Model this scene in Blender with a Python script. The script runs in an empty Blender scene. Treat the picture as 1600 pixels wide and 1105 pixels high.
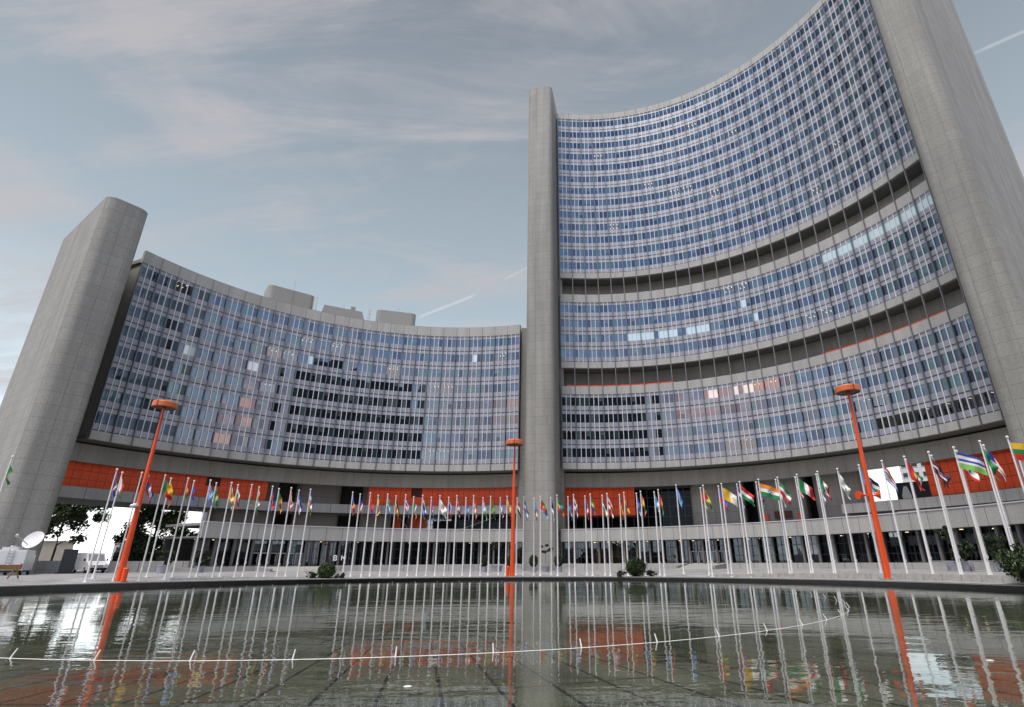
import bpy, math, random
from mathutils import Vector, Matrix
random.seed(11)
S = bpy.context.scene
COL = S.collection
R_ = math.radians
sin, cos, pi = math.sin, math.cos, math.pi
ROLLSIGN = 1
EXPO = 0.52
NISH = .08
SUNE = 2.4
RIP = (2.8, 1.15, .4, .0072)          # water ripple scales and height
FRONT = [(0., (3.2, 3.2, 3.2)), (.06, (1.7, 1.74, 1.75)), (.16, (.64, .75, .81)), (.42, (.32, .385, .43)), (.83, (.165, .19, .22)), (.93, (1., .98, .93)), (1., (1.3, 1.25, 1.15))]  # bright zenith stops lie above the view, added to light the facades
BACK = [(0., (.80, .86, .92)), (.1, (.90, .92, .98)), (.25, (.74, .80, .94)), (.45, (.40, .50, .70)), (.76, (.26, .36, .58)), (.92, (1.2, 1.15, 1.05)), (1., (1.3, 1.25, 1.15))]  # zenith stops brightened as an unseen added light source
CLOUD_F = (.41, .38, .385)
CLOUD_B = (1.0, .74, .66)
CLOUD_OFF = (3.1, 1.7)
STREAKS = [((-.2361, .8789, .4145), (-.1372, .879, .4566), .004, .25), ((.57, .5252, .6318), (.66, .43, .615), .0035, .22), ((-.0748, .8695, .4883), (-.0274, .8589, .5114), .003, .15)]
STREAKS_B = [((.79, -.555, .26), (.89, -.43, .17), .055, .95), ((-.34, -.91, .235), (-.86, -.41, .30), .06, .8), ((-.92, -.23, .31), (-.96, .05, .28), .04, .45)]
POLES=[(-39.24,39.06,9.05),(-35.07,43.70,8.84),(-35.91,45.40,8.85),(-33.92,44.95,8.75),(-35.03,47.24,8.85),(-33.05,46.53,8.77),(-33.82,48.43,8.78),(-32.09,48.15,8.74),(-32.61,49.82,8.74),(-30.76,49.25,8.71),(-31.41,51.27,8.73),(-29.70,50.78,8.69),(-29.97,52.37,8.68),(-28.45,52.01,8.66),(-28.63,53.74,8.64),(-26.91,52.93,8.60),(-27.10,54.64,8.60),(-25.49,53.80,8.57),(-25.62,55.82,8.57),(-23.96,54.70,8.52),(-21.70,60.21,8.87),(-20.18,58.27,8.44),(-18.70,56.99,8.41),(-18.56,59.24,8.42),(-17.16,57.93,8.38),(-16.74,59.61,8.39),(-15.39,58.41,8.36),(-14.98,60.27,8.36),(-13.69,58.86,8.34),(-13.16,60.79,8.34),(-11.90,59.15,8.32),(-11.25,60.79,8.33),(-10.09,59.26,8.31),(-9.43,61.36,8.32),(-8.29,59.26,8.30),(-7.53,61.36,8.31),(-6.50,59.56,8.28),(-5.60,61.22,8.29),(-4.72,59.67,8.27),(-3.73,61.33,8.27),(-2.93,59.92,8.25),(-1.85,61.50,8.26),(-1.12,59.44,8.23),(0.02,61.08,8.26),(0.66,58.66,8.24),(1.89,60.41,8.26),(2.41,58.45,8.26),(3.71,59.80,8.27),(4.16,57.98,8.26),(5.54,59.39,8.28),(5.88,57.51,8.26),(7.37,59.08,8.30),(7.59,57.04,8.28),(9.00,57.87,8.31),(9.18,56.17,8.29),(10.73,57.03,8.33),(10.78,55.11,8.33),(13.84,60.43,9.47),(14.91,54.62,8.41),(14.65,52.65,8.40),(16.35,53.42,8.43),(16.09,51.56,8.41),(17.83,52.37,8.46),(17.45,50.46,8.43),(19.23,51.17,8.49),(18.82,49.42,8.49),(20.63,50.04,8.55),(20.15,48.39,8.53),(21.84,48.64,8.56),(21.26,46.96,8.55),(23.01,47.11,8.58),(22.36,45.48,8.57),(23.37,44.15,8.59),(24.31,42.62,8.62),(25.13,40.89,8.65),(25.35,44.49,8.67),(25.87,39.30,8.68),(26.74,40.55,8.69),(26.54,37.61,8.69),(27.73,39.09,8.70),(27.20,36.03,8.70),(28.32,37.35,8.71),(27.61,34.21,8.73),(28.87,35.56,8.73),(28.21,32.76,8.69),(29.21,33.57,7.73)]

# ------------------------------------------------------------------ materials
def nt(m):
    m.use_nodes = True
    return m.node_tree.nodes, m.node_tree.links

def mat(name, col, rough=.6, metal=0., spec=.5, nscale=0, namt=.0, bump=0., bscale=0, stretch=None, emit=None):
    m = bpy.data.materials.new(name); N, L = nt(m)
    b = N['Principled BSDF']
    b.inputs['Base Color'].default_value = (*col, 1); b.inputs['Roughness'].default_value = rough
    b.inputs['Metallic'].default_value = metal; b.inputs['Specular IOR Level'].default_value = spec
    if emit:
        b.inputs['Emission Color'].default_value = (*col, 1); b.inputs['Emission Strength'].default_value = emit
    if nscale:
        t = N.new('ShaderNodeTexCoord'); n = N.new('ShaderNodeTexNoise'); n.inputs['Scale'].default_value = nscale
        n.inputs['Detail'].default_value = 5; n.inputs['Roughness'].default_value = .65
        src = t.outputs['Object']
        if stretch:
            mp = N.new('ShaderNodeMapping'); mp.inputs['Scale'].default_value = stretch
            L.new(src, mp.inputs['Vector']); src = mp.outputs['Vector']
        L.new(src, n.inputs['Vector'])
        rmp = N.new('ShaderNodeMapRange'); rmp.inputs[1].default_value = .25; rmp.inputs[2].default_value = .75
        rmp.inputs[3].default_value = 1 - namt; rmp.inputs[4].default_value = 1 + namt
        L.new(n.outputs['Fac'], rmp.inputs['Value'])
        mx = N.new('ShaderNodeVectorMath'); mx.operation = 'SCALE'; mx.inputs[0].default_value = col
        L.new(rmp.outputs[0], mx.inputs['Scale']); L.new(mx.outputs['Vector'], b.inputs['Base Color'])
        if bump:
            bp = N.new('ShaderNodeBump'); bp.inputs['Strength'].default_value = bump; bp.inputs['Distance'].default_value = .02
            L.new(n.outputs['Fac'], bp.inputs['Height']); L.new(bp.outputs['Normal'], b.inputs['Normal'])
    return m

def panel(name, col, mortar, msize=.012, speck=.16, rough=.75, uvs=True, streak=.10, scale=1.):
    """cladding: panels with thin dark joints (UV in panel units), aggregate speckle and rain streaks"""
    m = mat(name, col, rough); N, L = nt(m); b = N['Principled BSDF']
    t = N.new('ShaderNodeTexCoord')
    n = N.new('ShaderNodeTexNoise'); n.inputs['Scale'].default_value = 4.5; n.inputs['Detail'].default_value = 6; n.inputs['Roughness'].default_value = .8
    L.new(t.outputs['Object'], n.inputs['Vector'])
    r1 = N.new('ShaderNodeMapRange'); r1.inputs[1].default_value = .3; r1.inputs[2].default_value = .7
    r1.inputs[3].default_value = 1 - speck; r1.inputs[4].default_value = 1 + speck; L.new(n.outputs['Fac'], r1.inputs['Value'])
    mp = N.new('ShaderNodeMapping'); mp.inputs['Scale'].default_value = (.9, .9, .06); L.new(t.outputs['Object'], mp.inputs['Vector'])
    n2 = N.new('ShaderNodeTexNoise'); n2.inputs['Scale'].default_value = 1.; n2.inputs['Detail'].default_value = 4; L.new(mp.outputs[0], n2.inputs['Vector'])
    r2 = N.new('ShaderNodeMapRange'); r2.inputs[1].default_value = .3; r2.inputs[2].default_value = .7
    r2.inputs[3].default_value = 1 - streak; r2.inputs[4].default_value = 1 + streak; L.new(n2.outputs['Fac'], r2.inputs['Value'])
    br = N.new('ShaderNodeTexBrick'); br.offset = 0; br.inputs['Scale'].default_value = scale
    br.inputs['Brick Width'].default_value = 1; br.inputs['Row Height'].default_value = 1; br.inputs['Mortar Size'].default_value = msize
    br.inputs['Mortar Smooth'].default_value = .1; br.inputs['Bias'].default_value = 0
    c2 = [c * .91 for c in col]
    br.inputs['Color1'].default_value = (*col, 1); br.inputs['Color2'].default_value = (*c2, 1); br.inputs['Mortar'].default_value = (*mortar, 1)
    L.new(t.outputs['UV'], br.inputs['Vector'])
    v1 = N.new('ShaderNodeVectorMath'); v1.operation = 'SCALE'; L.new(br.outputs['Color'], v1.inputs[0]); L.new(r1.outputs[0], v1.inputs['Scale'])
    v2 = N.new('ShaderNodeVectorMath'); v2.operation = 'SCALE'; L.new(v1.outputs[0], v2.inputs[0]); L.new(r2.outputs[0], v2.inputs['Scale'])
    L.new(v2.outputs[0], b.inputs['Base Color'])
    return m

def glass(name, body, tint, fac, rough=.015):
    """coated pane: dark room, blind or painted sky tone behind (diffuse) under a mirror-like coating"""
    m = bpy.data.materials.new(name); N, L = nt(m); N.remove(N['Principled BSDF'])
    d = N.new('ShaderNodeBsdfDiffuse'); d.inputs['Color'].default_value = (*body, 1)
    g = N.new('ShaderNodeBsdfGlossy'); g.inputs['Color'].default_value = (*tint, 1); g.inputs['Roughness'].default_value = rough
    x = N.new('ShaderNodeMixShader'); x.inputs['Fac'].default_value = fac
    L.new(d.outputs[0], x.inputs[1]); L.new(g.outputs[0], x.inputs[2]); L.new(x.outputs[0], N['Material Output'].inputs['Surface'])
    return m

def clear_glass(name, fac, tint=(.75, .85, .88)):
    m = bpy.data.materials.new(name); N, L = nt(m); N.remove(N['Principled BSDF'])
    d = N.new('ShaderNodeBsdfTransparent'); d.inputs['Color'].default_value = (*tint, 1)
    g = N.new('ShaderNodeBsdfGlossy'); g.inputs['Color'].default_value = (.8, .9, 1, 1); g.inputs['Roughness'].default_value = .01
    x = N.new('ShaderNodeMixShader'); x.inputs['Fac'].default_value = fac
    L.new(d.outputs[0], x.inputs[1]); L.new(g.outputs[0], x.inputs[2]); L.new(x.outputs[0], N['Material Output'].inputs['Surface'])
    return m

CONC = (.30, .296, .274)
M = {}
M['conc'] = panel('concrete_cladding', CONC, (.15, .15, .14), .012, .20, .75, True, .14)
M['conc_plain'] = mat('concrete_plain', (.30, .298, .285), .8, nscale=4.5, namt=.14)
M['conc_band'] = panel('concrete_band', (.42, .42, .405), (.16, .16, .155), .018, speck=.14)
M['conc_core'] = panel('concrete_core', (.34, .335, .31), (.16, .16, .15), .008)
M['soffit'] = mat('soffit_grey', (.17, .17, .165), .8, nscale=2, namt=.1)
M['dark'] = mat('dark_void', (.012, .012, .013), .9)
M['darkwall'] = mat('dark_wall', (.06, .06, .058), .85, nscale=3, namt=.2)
M['spandrel'] = mat('spandrel_panel', (.33, .35, .41), .42, .2, nscale=1.0, namt=.22, bump=.35, stretch=(5, 5, .7))
M['strip'] = mat('window_head_panel', (.37, .39, .455), .45, .2, nscale=1.2, namt=.15, stretch=(4, 4, .7))
M['mull_w'] = mat('white_mullion', (.78, .76, .76), .4)
M['post'] = mat('grey_mullion_post', (.20, .205, .22), .45, .3)
M['line'] = mat('floor_joint', (.05, .05, .06), .7)
M['line2'] = mat('dark_mullion', (.10, .105, .11), .5)
M['white_frame'] = mat('pale_frame', (.6, .6, .62), .5)
M['gA'] = glass('office_glass', (.012, .018, .03), (.50, .68, .92), .25)
M['gB'] = glass('office_glass_deep', (.01, .014, .024), (.44, .60, .86), .19)
M['gC'] = glass('office_glass_blind', (.085, .115, .14), (.50, .72, .92), .22)
M['gD'] = glass('office_glass_green', (.03, .06, .065), (.48, .76, .86), .24)
M['gE'] = glass('office_glass_sky_toned', (.085, .118, .155), (.50, .72, .92), .2)  # pane body lightened to paint in the missing sky reflection
M['gW'] = glass('office_glass_white_blind', (.62, .80, .82), (.8, .9, 1.0), .3)
M['gL'] = clear_glass('office_glass_clear', .26, (.5, .62, .66))
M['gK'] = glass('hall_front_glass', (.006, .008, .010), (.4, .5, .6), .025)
M['gF'] = clear_glass('hall_glass', .12, (.34, .44, .47))
M['orange'] = panel('orange_panel', (.92, .095, .012), (.30, .025, .006), .03, speck=.05, rough=.5, streak=.06)
M['orange_paint'] = mat('orange_paint', (.82, .085, .011), .4, nscale=1.6, namt=.2, stretch=(2, 2, .35))
M['orange_lamp'] = mat('orange_lamp_drum', (.70, .17, .055), .5, nscale=3, namt=.18, stretch=(1, 1, .3))
M['brown'] = mat('brown_louvre', (.10, .02, .012), .6)
M['white'] = mat('white_paint', (.80, .80, .82), .35, nscale=8, namt=.05)
M['pole'] = mat('pole_white', (.86, .86, .88), .28, nscale=6, namt=.04)
M['steel'] = mat('steel', (.45, .46, .48), .35, .7)
M['rubber'] = mat('rubber', (.015, .015, .016), .8)
M['pave'] = None
M['bark'] = mat('bark', (.045, .035, .025), .9, nscale=6, namt=.3)
M['leafA'] = mat('leaf_dark', (.030, .060, .016), .55, nscale=1.5, namt=.4)
M['leafB'] = mat('leaf_mid', (.055, .095, .022), .55, nscale=1.5, namt=.4)
M['leafC'] = mat('leaf_red', (.035, .016, .020), .55, nscale=3, namt=.3)
M['leafD'] = mat('leaf_black_green', (.016, .032, .012), .6, nscale=2, namt=.4)
M['leafD2'] = mat('leaf_deep_green', (.022, .045, .014), .6, nscale=2, namt=.4)
M['potgrey'] = mat('planter_grey', (.34, .36, .42), .6, nscale=8, namt=.1)
M['wood'] = mat('brown_wood', (.26, .14, .06), .6, nscale=6, namt=.25, stretch=(1, 1, 6))
M['carglass'] = glass('vehicle_glass', (.015, .02, .03), (.8, .85, .9), .3)
M['redlight'] = mat('tail_light', (.35, .01, .01), .3)
M['headlight'] = mat('headlight_lens', (.7, .72, .75), .15)
M['beige'] = mat('beige_render', (.48, .44, .38), .8, nscale=1, namt=.1)
M['tile'] = panel('pale_blue_tile', (.46, .48, .56), (.25, .26, .30), .06, speck=.06)
M['apt'] = mat('apartment_render', (.62, .62, .62), .8, nscale=.5, namt=.1)
M['aptwin'] = mat('apartment_window', (.05, .06, .07), .3)
M['sign'] = mat('sign_dark', (.030, .033, .042), .5, nscale=2, namt=.15)
M['lampwarm'] = mat('warm_ceiling_lamp', (1., .78, .48), .5, emit=2.2)
M['lamphall'] = mat('hall_downlight', (1., .62, .34), .5, emit=4)
M['hallwarm'] = mat('warm_hall_wall', (.42, .22, .09), .7, nscale=1, namt=.3)
M['tower'] = panel('tower_front', (.05, .053, .058), (.014, .016, .018), .25, speck=.05)
M['letter'] = mat('white_letter', (.85, .85, .86), .5)

def sstep(t): t = max(0., min(1., t)); return t * t * (3 - 2 * t)
PC = (-5.85, 24.8)                 # centre of the round pool
def g(x, y):                       # plaza rises gently to both sides
    return .28 + .42 * sstep((-x - 14) / 26) + .34 * sstep((x - 8) / 20)

# ------------------------------------------------------------------ mesh builder
class MB:
    def __init__(s): s.v = []; s.f = []; s.m = []; s.u = []
    def quad(s, a, b, c, d, mi=0, uv=None):
        i = len(s.v); s.v += [tuple(a), tuple(b), tuple(c), tuple(d)]; s.f.append((i, i+1, i+2, i+3)); s.m.append(mi); s.u.append(uv)
    def poly(s, pts, mi=0, uv=None):
        i = len(s.v); s.v += [tuple(p) for p in pts]; s.f.append(tuple(range(i, i+len(pts)))); s.m.append(mi); s.u.append(uv)
    def hexa(s, b, t, mi=0, uvs=None, cap=True):
        """bottom ring b, top ring t (lists of points, counter-clockwise seen from above)"""
        n = len(b)
        for k in range(n):
            q = (k+1) % n
            s.quad(b[k], b[q], t[q], t[k], mi, uvs[k] if uvs else None)
        if cap: s.poly(t, mi); s.poly(b[::-1], mi)
    def box(s, c, sx, sy, sz, rot=0, mi=0):
        """c = centre of the bottom face"""
        cr, sr = cos(rot), sin(rot)
        P = [(-sx/2, -sy/2), (sx/2, -sy/2), (sx/2, sy/2), (-sx/2, sy/2)]
        b = [(c[0]+x*cr-y*sr, c[1]+x*sr+y*cr, c[2]) for x, y in P]; t = [(p[0], p[1], c[2]+sz) for p in b]
        s.hexa(b, t, mi)
    def prism(s, P, z0, z1, mi=0, us=1., vs=1., cap=True):
        b = [(x, y, z0) for x, y in P]; t = [(x, y, z1) for x, y in P]; uv = []; d = 0
        for k in range(len(P)):
            q = (k+1) % len(P); e = math.dist(P[k], P[q])
            uv.append(((d/us, z0/vs), ((d+e)/us, z0/vs), ((d+e)/us, z1/vs), (d/us, z1/vs))); d += e
        s.hexa(b, t, mi, uv, cap)
    def tube(s, p, q, r0, r1=None, n=10, mi=0, cap=True):
        r1 = r0 if r1 is None else r1; p = Vector(p); q = Vector(q); d = (q-p).normalized()
        a = d.orthogonal().normalized(); c = d.cross(a)
        b = [p+(a*cos(2*pi*k/n)+c*sin(2*pi*k/n))*r0 for k in range(n)]; t = [q+(a*cos(2*pi*k/n)+c*sin(2*pi*k/n))*r1 for k in range(n)]
        s.hexa(b, t, mi, None, cap)
    def path(s, pts, r, n=8, mi=0, close=False):
        pts = [Vector(p) for p in pts]; rings = []
        for i, p in enumerate(pts):
            d = (pts[min(i+1, len(pts)-1)]-pts[max(i-1, 0)]) if not close else pts[(i+1) % len(pts)]-pts[i-1]
            d.normalize(); a = Vector((0, 0, 1)).cross(d)
            a = a.normalized() if a.length > 1e-4 else d.orthogonal().normalized(); c = d.cross(a)
            i0 = len(s.v); s.v += [tuple(p+(a*cos(2*pi*k/n)+c*sin(2*pi*k/n))*r) for k in range(n)]; rings.append(i0)
        m = len(pts) if close else len(pts)-1
        for i in range(m):
            A, B = rings[i], rings[(i+1) % len(pts)]
            for k in range(n):
                q = (k+1) % n; s.f.append((A+k, A+q, B+q, B+k)); s.m.append(mi); s.u.append(None)
    def lathe(s, c, prof, n=20, mi=0):
        rings = [[(c[0]+r*cos(2*pi*k/n), c[1]+r*sin(2*pi*k/n), c[2]+z) for k in range(n)] for r, z in prof]
        for A, B in zip(rings, rings[1:]):
            for k in range(n):
                q = (k+1) % n; s.quad(A[k], A[q], B[q], B[k], mi)
    def ball(s, c, r, n=10, mi=0, sz=1.):
        s.lathe(c, [(max(1e-4, r*sin(pi*i/n)), -r*sz*cos(pi*i/n)) for i in range(n+1)], n*2, mi)
    def arc(s, C, r0, r1, a0, a1, z0, z1, n, mi=0, u0=0., u1=None, v0=0., v1=1.):
        """ring sector between radii r0<r1, angles in degrees clockwise from +Y"""
        u1 = n if u1 is None else u1
        A = [a0+(a1-a0)*k/n for k in range(n+1)]
        P = lambda r, a, z: (C[0]+r*sin(R_(a)), C[1]+r*cos(R_(a)), z)
        for k in range(n):
            a, b = A[k], A[k+1]; ua = u0+(u1-u0)*k/n; ub = u0+(u1-u0)*(k+1)/n
            s.quad(P(r0, a, z0), P(r0, b, z0), P(r0, b, z1), P(r0, a, z1), mi, ((ua, v0), (ub, v0), (ub, v1), (ua, v1)))
            s.quad(P(r1, b, z0), P(r1, a, z0), P(r1, a, z1), P(r1, b, z1), mi, ((ub, v0), (ua, v0), (ua, v1), (ub, v1)))
            s.quad(P(r0, a, z1), P(r0, b, z1), P(r1, b, z1), P(r1, a, z1), mi, ((ua, .1), (ub, .1), (ub, .9), (ua, .9)))
            s.quad(P(r1, a, z0), P(r1, b, z0), P(r0, b, z0), P(r0, a, z0), mi, ((ua, .1), (ub, .1), (ub, .9), (ua, .9)))
        s.quad(P(r1, a0, z0), P(r0, a0, z0), P(r0, a0, z1), P(r1, a0, z1), mi, ((.1, v0), (.9, v0), (.9, v1), (.1, v1)))
        s.quad(P(r0, a1, z0), P(r1, a1, z0), P(r1, a1, z1), P(r0, a1, z1), mi, ((.1, v0), (.9, v0), (.9, v1), (.1, v1)))
    def build(s, name, mats, parent=None, smooth=False, loc=None):
        o0 = Vector(parent_world(parent)) if parent else Vector(loc or (0, 0, 0))
        me = bpy.data.meshes.new(name)
        me.from_pydata([(x-o0[0], y-o0[1], z-o0[2]) for x, y, z in s.v], [], s.f)
        if not isinstance(mats, (list, tuple)): mats = [mats]
        for m in mats: me.materials.append(m)
        me.polygons.foreach_set('material_index', s.m)
        if any(s.u):
            uv = me.uv_layers.new(name='UVMap'); k = 0; flat = []
            for f, u in zip(s.f, s.u):
                for j in range(len(f)): flat += list(u[j]) if u else [.5, .5]
            uv.data.foreach_set('uv', flat)
        if smooth: me.polygons.foreach_set('use_smooth', [True]*len(s.f))
        me.update()
        o = bpy.data.objects.new(name, me); COL.objects.link(o)
        if parent: o.parent = parent
        else: o.location = o0
        return o

def parent_world(p):
    v = Vector((0, 0, 0))
    while p: v = v + p.location; p = p.parent
    return v

def thing(name, label, cat, loc=(0, 0, 0), group=None):
    o = bpy.data.objects.new(name, None); COL.objects.link(o); o.location = loc; o.empty_display_size = .5
    return tag(o, label, cat, group)
def tag(o, label, cat, group=None):
    o['label'] = label; o['category'] = cat
    if group: o['group'] = group
    return o
def struct(o): o['kind'] = 'structure'; return o
def dup(root, loc, label, scale=None, rotz=None):
    r = root.copy(); COL.objects.link(r); r.location = loc; r['label'] = label
    if scale: r.scale = scale
    if rotz is not None: r.rotation_euler = (0, 0, rotz)
    for ch in root.children:
        c = ch.copy(); COL.objects.link(c); c.parent = r
        for gch in ch.children:
            d = gch.copy(); COL.objects.link(d); d.parent = c
    return r
def rrect(cx, cy, ux, uy, length, width, rad, n=6, which=(1, 1, 1, 1)):
    """rounded rectangle footprint (counter-clockwise); (ux,uy) = long axis; which = corners to round"""
    vx, vy = -uy, ux; out = []
    for i, (a, b) in enumerate(((-1, -1), (1, -1), (1, 1), (-1, 1))):
        r = rad if which[i] else .001
        ox, oy = a*(length/2-r), b*(width/2-r); st = [180, 270, 0, 90][i]
        for k in range(n+1 if which[i] else 1):
            t = R_(st+90*k/n) if which[i] else R_(st+45)
            px, py = ox+r*cos(t), oy+r*sin(t); out.append((cx+px*ux+py*vx, cy+px*uy+py*vy))
    return out

# ------------------------------------------------------------------ camera, sun, sky
F_, PITCH, ROLL, CAMH, CXP = 836.57, .3705, -.0062, 1.65, 859.1
cd = bpy.data.cameras.new('camera'); cam = bpy.data.objects.new('camera', cd); COL.objects.link(cam)
cd.sensor_width = 36; cd.lens = F_/1600*36; cd.shift_x = (800-CXP)/1600; cd.clip_start = .1; cd.clip_end = 6000
cam.matrix_world = Matrix.Translation((0, 0, CAMH)) @ Matrix.Rotation(pi/2+PITCH, 4, 'X') @ Matrix.Rotation(ROLLSIGN*ROLL, 4, 'Z')
S.camera = cam
def px_area(pts):
    P = []
    for x, y, z in pts:
        z -= CAMH; d = y*cos(PITCH)+z*sin(PITCH)
        if d < 1: return 0
        P.append((CXP+F_*x/d, 552.5-F_*(-y*sin(PITCH)+z*cos(PITCH))/d))
    if all(p[0] < 0 or p[0] > 1600 or p[1] < 0 for p in P): return 0
    return abs(sum(P[i][0]*P[(i+1) % 4][1]-P[(i+1) % 4][0]*P[i][1] for i in range(4)))/2

SUN_EL, SUN_AZ = 67, -150         # azimuth clockwise from +Y: high behind the camera, veiled by cloud
sl = bpy.data.lights.new('sun', 'SUN'); sl.energy = SUNE; sl.angle = R_(18); sl.color = (1, .93, .85)
so = bpy.data.objects.new('sun', sl); COL.objects.link(so)
sd = Vector((sin(R_(SUN_AZ))*cos(R_(SUN_EL)), cos(R_(SUN_AZ))*cos(R_(SUN_EL)), sin(R_(SUN_EL))))
so.rotation_euler = sd.to_track_quat('Z', 'Y').to_euler(); so.location = sd*300

def make_world():
    w = bpy.data.worlds.new('World'); S.world = w; w.use_nodes = True; N, L = w.node_tree.nodes, w.node_tree.links
    bg = N['Background']; bg.inputs['Strength'].default_value = .1
    tc = N.new('ShaderNodeTexCoord'); sp = N.new('ShaderNodeSeparateXYZ'); L.new(tc.outputs['Generated'], sp.inputs[0])
    sky = N.new('ShaderNodeTexSky'); sky.sky_type = 'NISHITA'; sky.sun_disc = False
    sky.sun_elevation = R_(SUN_EL); sky.sun_rotation = R_(SUN_AZ); sky.dust_density = 1.0
    def math_(op, a, b=None, c=None):
        n = N.new('ShaderNodeMath'); n.operation = op
        for i, v in enumerate((a, b, c)):
            if v is None: continue
            if isinstance(v, (int, float)): n.inputs[i].default_value = v
            else: L.new(v, n.inputs[i])
        return n.outputs[0]
    def mapr(v, a, b, c=0., d=1., smooth=False):
        n = N.new('ShaderNodeMapRange'); n.clamp = True
        if smooth: n.interpolation_type = 'SMOOTHSTEP'
        for i, q in enumerate((a, b, c, d)): n.inputs[i+1].default_value = q
        L.new(v, n.inputs[0]); return n.outputs[0]
    def ramp(v, stops):
        n = N.new('ShaderNodeValToRGB'); e = n.color_ramp.elements
        e[0].position, e[0].color = stops[0][0], (*stops[0][1], 1); e[1].position, e[1].color = stops[-1][0], (*stops[-1][1], 1)
        for p, c in stops[1:-1]: q = e.new(p); q.color = (*c, 1)
        L.new(v, n.inputs[0]); return n.outputs[0]
    def mix(f, a, b, typ='MIX'):
        n = N.new('ShaderNodeMix'); n.data_type = 'RGBA'; n.blend_type = typ
        if isinstance(f, float): n.inputs[0].default_value = f
        else: L.new(f, n.inputs[0])
        for i, v in ((6, a), (7, b)):
            if isinstance(v, tuple): n.inputs[i].default_value = (*v, 1)
            else: L.new(v, n.inputs[i])
        return n.outputs[2]
    zz = math_('MAXIMUM', sp.outputs['Z'], 0.)
    front = ramp(zz, FRONT)
    back = ramp(zz, BACK)
    # cloud layer seen in perspective: direction divided by its height
    inv = math_('DIVIDE', 1., math_('ADD', zz, .18))
    vx = math_('ADD', math_('MULTIPLY', sp.outputs['X'], inv), CLOUD_OFF[0]); vy = math_('ADD', math_('MULTIPLY', sp.outputs['Y'], inv), CLOUD_OFF[1])
    cb = N.new('ShaderNodeCombineXYZ'); L.new(vx, cb.inputs[0]); L.new(vy, cb.inputs[1])
    n1 = N.new('ShaderNodeTexNoise'); n1.inputs['Scale'].default_value = 1.1; n1.inputs['Detail'].default_value = 7; n1.inputs['Roughness'].default_value = .55; n1.inputs['Distortion'].default_value = .6
    L.new(cb.outputs[0], n1.inputs['Vector'])
    mp = N.new('ShaderNodeMapping'); mp.inputs['Rotation'].default_value = (0, 0, R_(35)); mp.inputs['Scale'].default_value = (.8, 3.2, 1); L.new(cb.outputs[0], mp.inputs['Vector'])
    n2 = N.new('ShaderNodeTexNoise'); n2.inputs['Scale'].default_value = 1.9; n2.inputs['Detail'].default_value = 9; n2.inputs['Roughness'].default_value = .66; n2.inputs['Distortion'].default_value = .8
    L.new(mp.outputs[0], n2.inputs['Vector'])
    cl = math_('ADD', math_('MULTIPLY', n1.outputs['Fac'], .55), math_('MULTIPLY', n2.outputs['Fac'], .45))
    cf = mapr(cl, .44, .62, 0, .75, True)
    f2 = mix(cf, front, CLOUD_F)
    # short bright contrails
    def streak(p, q, width, k):
        a, b = Vector(p).normalized(), Vector(q).normalized(); nrm = a.cross(b).normalized(); mid = (a+b).normalized(); half = a.dot(mid)
        d = N.new('ShaderNodeVectorMath'); d.operation = 'DOT_PRODUCT'; d.inputs[1].default_value = nrm; L.new(tc.outputs['Generated'], d.inputs[0])
        e = N.new('ShaderNodeVectorMath'); e.operation = 'DOT_PRODUCT'; e.inputs[1].default_value = mid; L.new(tc.outputs['Generated'], e.inputs[0])
        wob = math_('MULTIPLY', math_('SUBTRACT', n2.outputs['Fac'], .5), width*2.)
        s1 = mapr(math_('ABSOLUTE', math_('ADD', d.outputs['Value'], wob)), 0, width, 1, 0, True); s2 = mapr(e.outputs['Value'], half-.0006, half+(1-half)*.5, 0, 1, True)
        return math_('MULTIPLY', math_('MULTIPLY', s1, s2), k)
    for p, q, wd, k in STREAKS: f2 = mix(streak(p, q, wd, k), f2, (.80, .74, .74))
    cfb = mapr(cl, .45, .60, 0, .9, True)
    lowb = math_('MULTIPLY', mapr(zz, .07, .15, 0, 1, True), mapr(zz, .24, .46, 1, 0, True))
    b2 = mix(math_('MULTIPLY', cfb, lowb), back, CLOUD_B)
    for p, q, wd, k in STREAKS_B: b2 = mix(streak(p, q, wd, k), b2, (2.4, 1.05, .70))
    fb = mapr(sp.outputs['Y'], .15, -.45, 0, 1, True)
    tot = mix(fb, f2, b2)
    ten = mix(1., tot, (10., 10., 10.), 'MULTIPLY')
    full = mix(NISH, ten, sky.outputs[0])
    L.new(full, bg.inputs['Color'])
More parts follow.
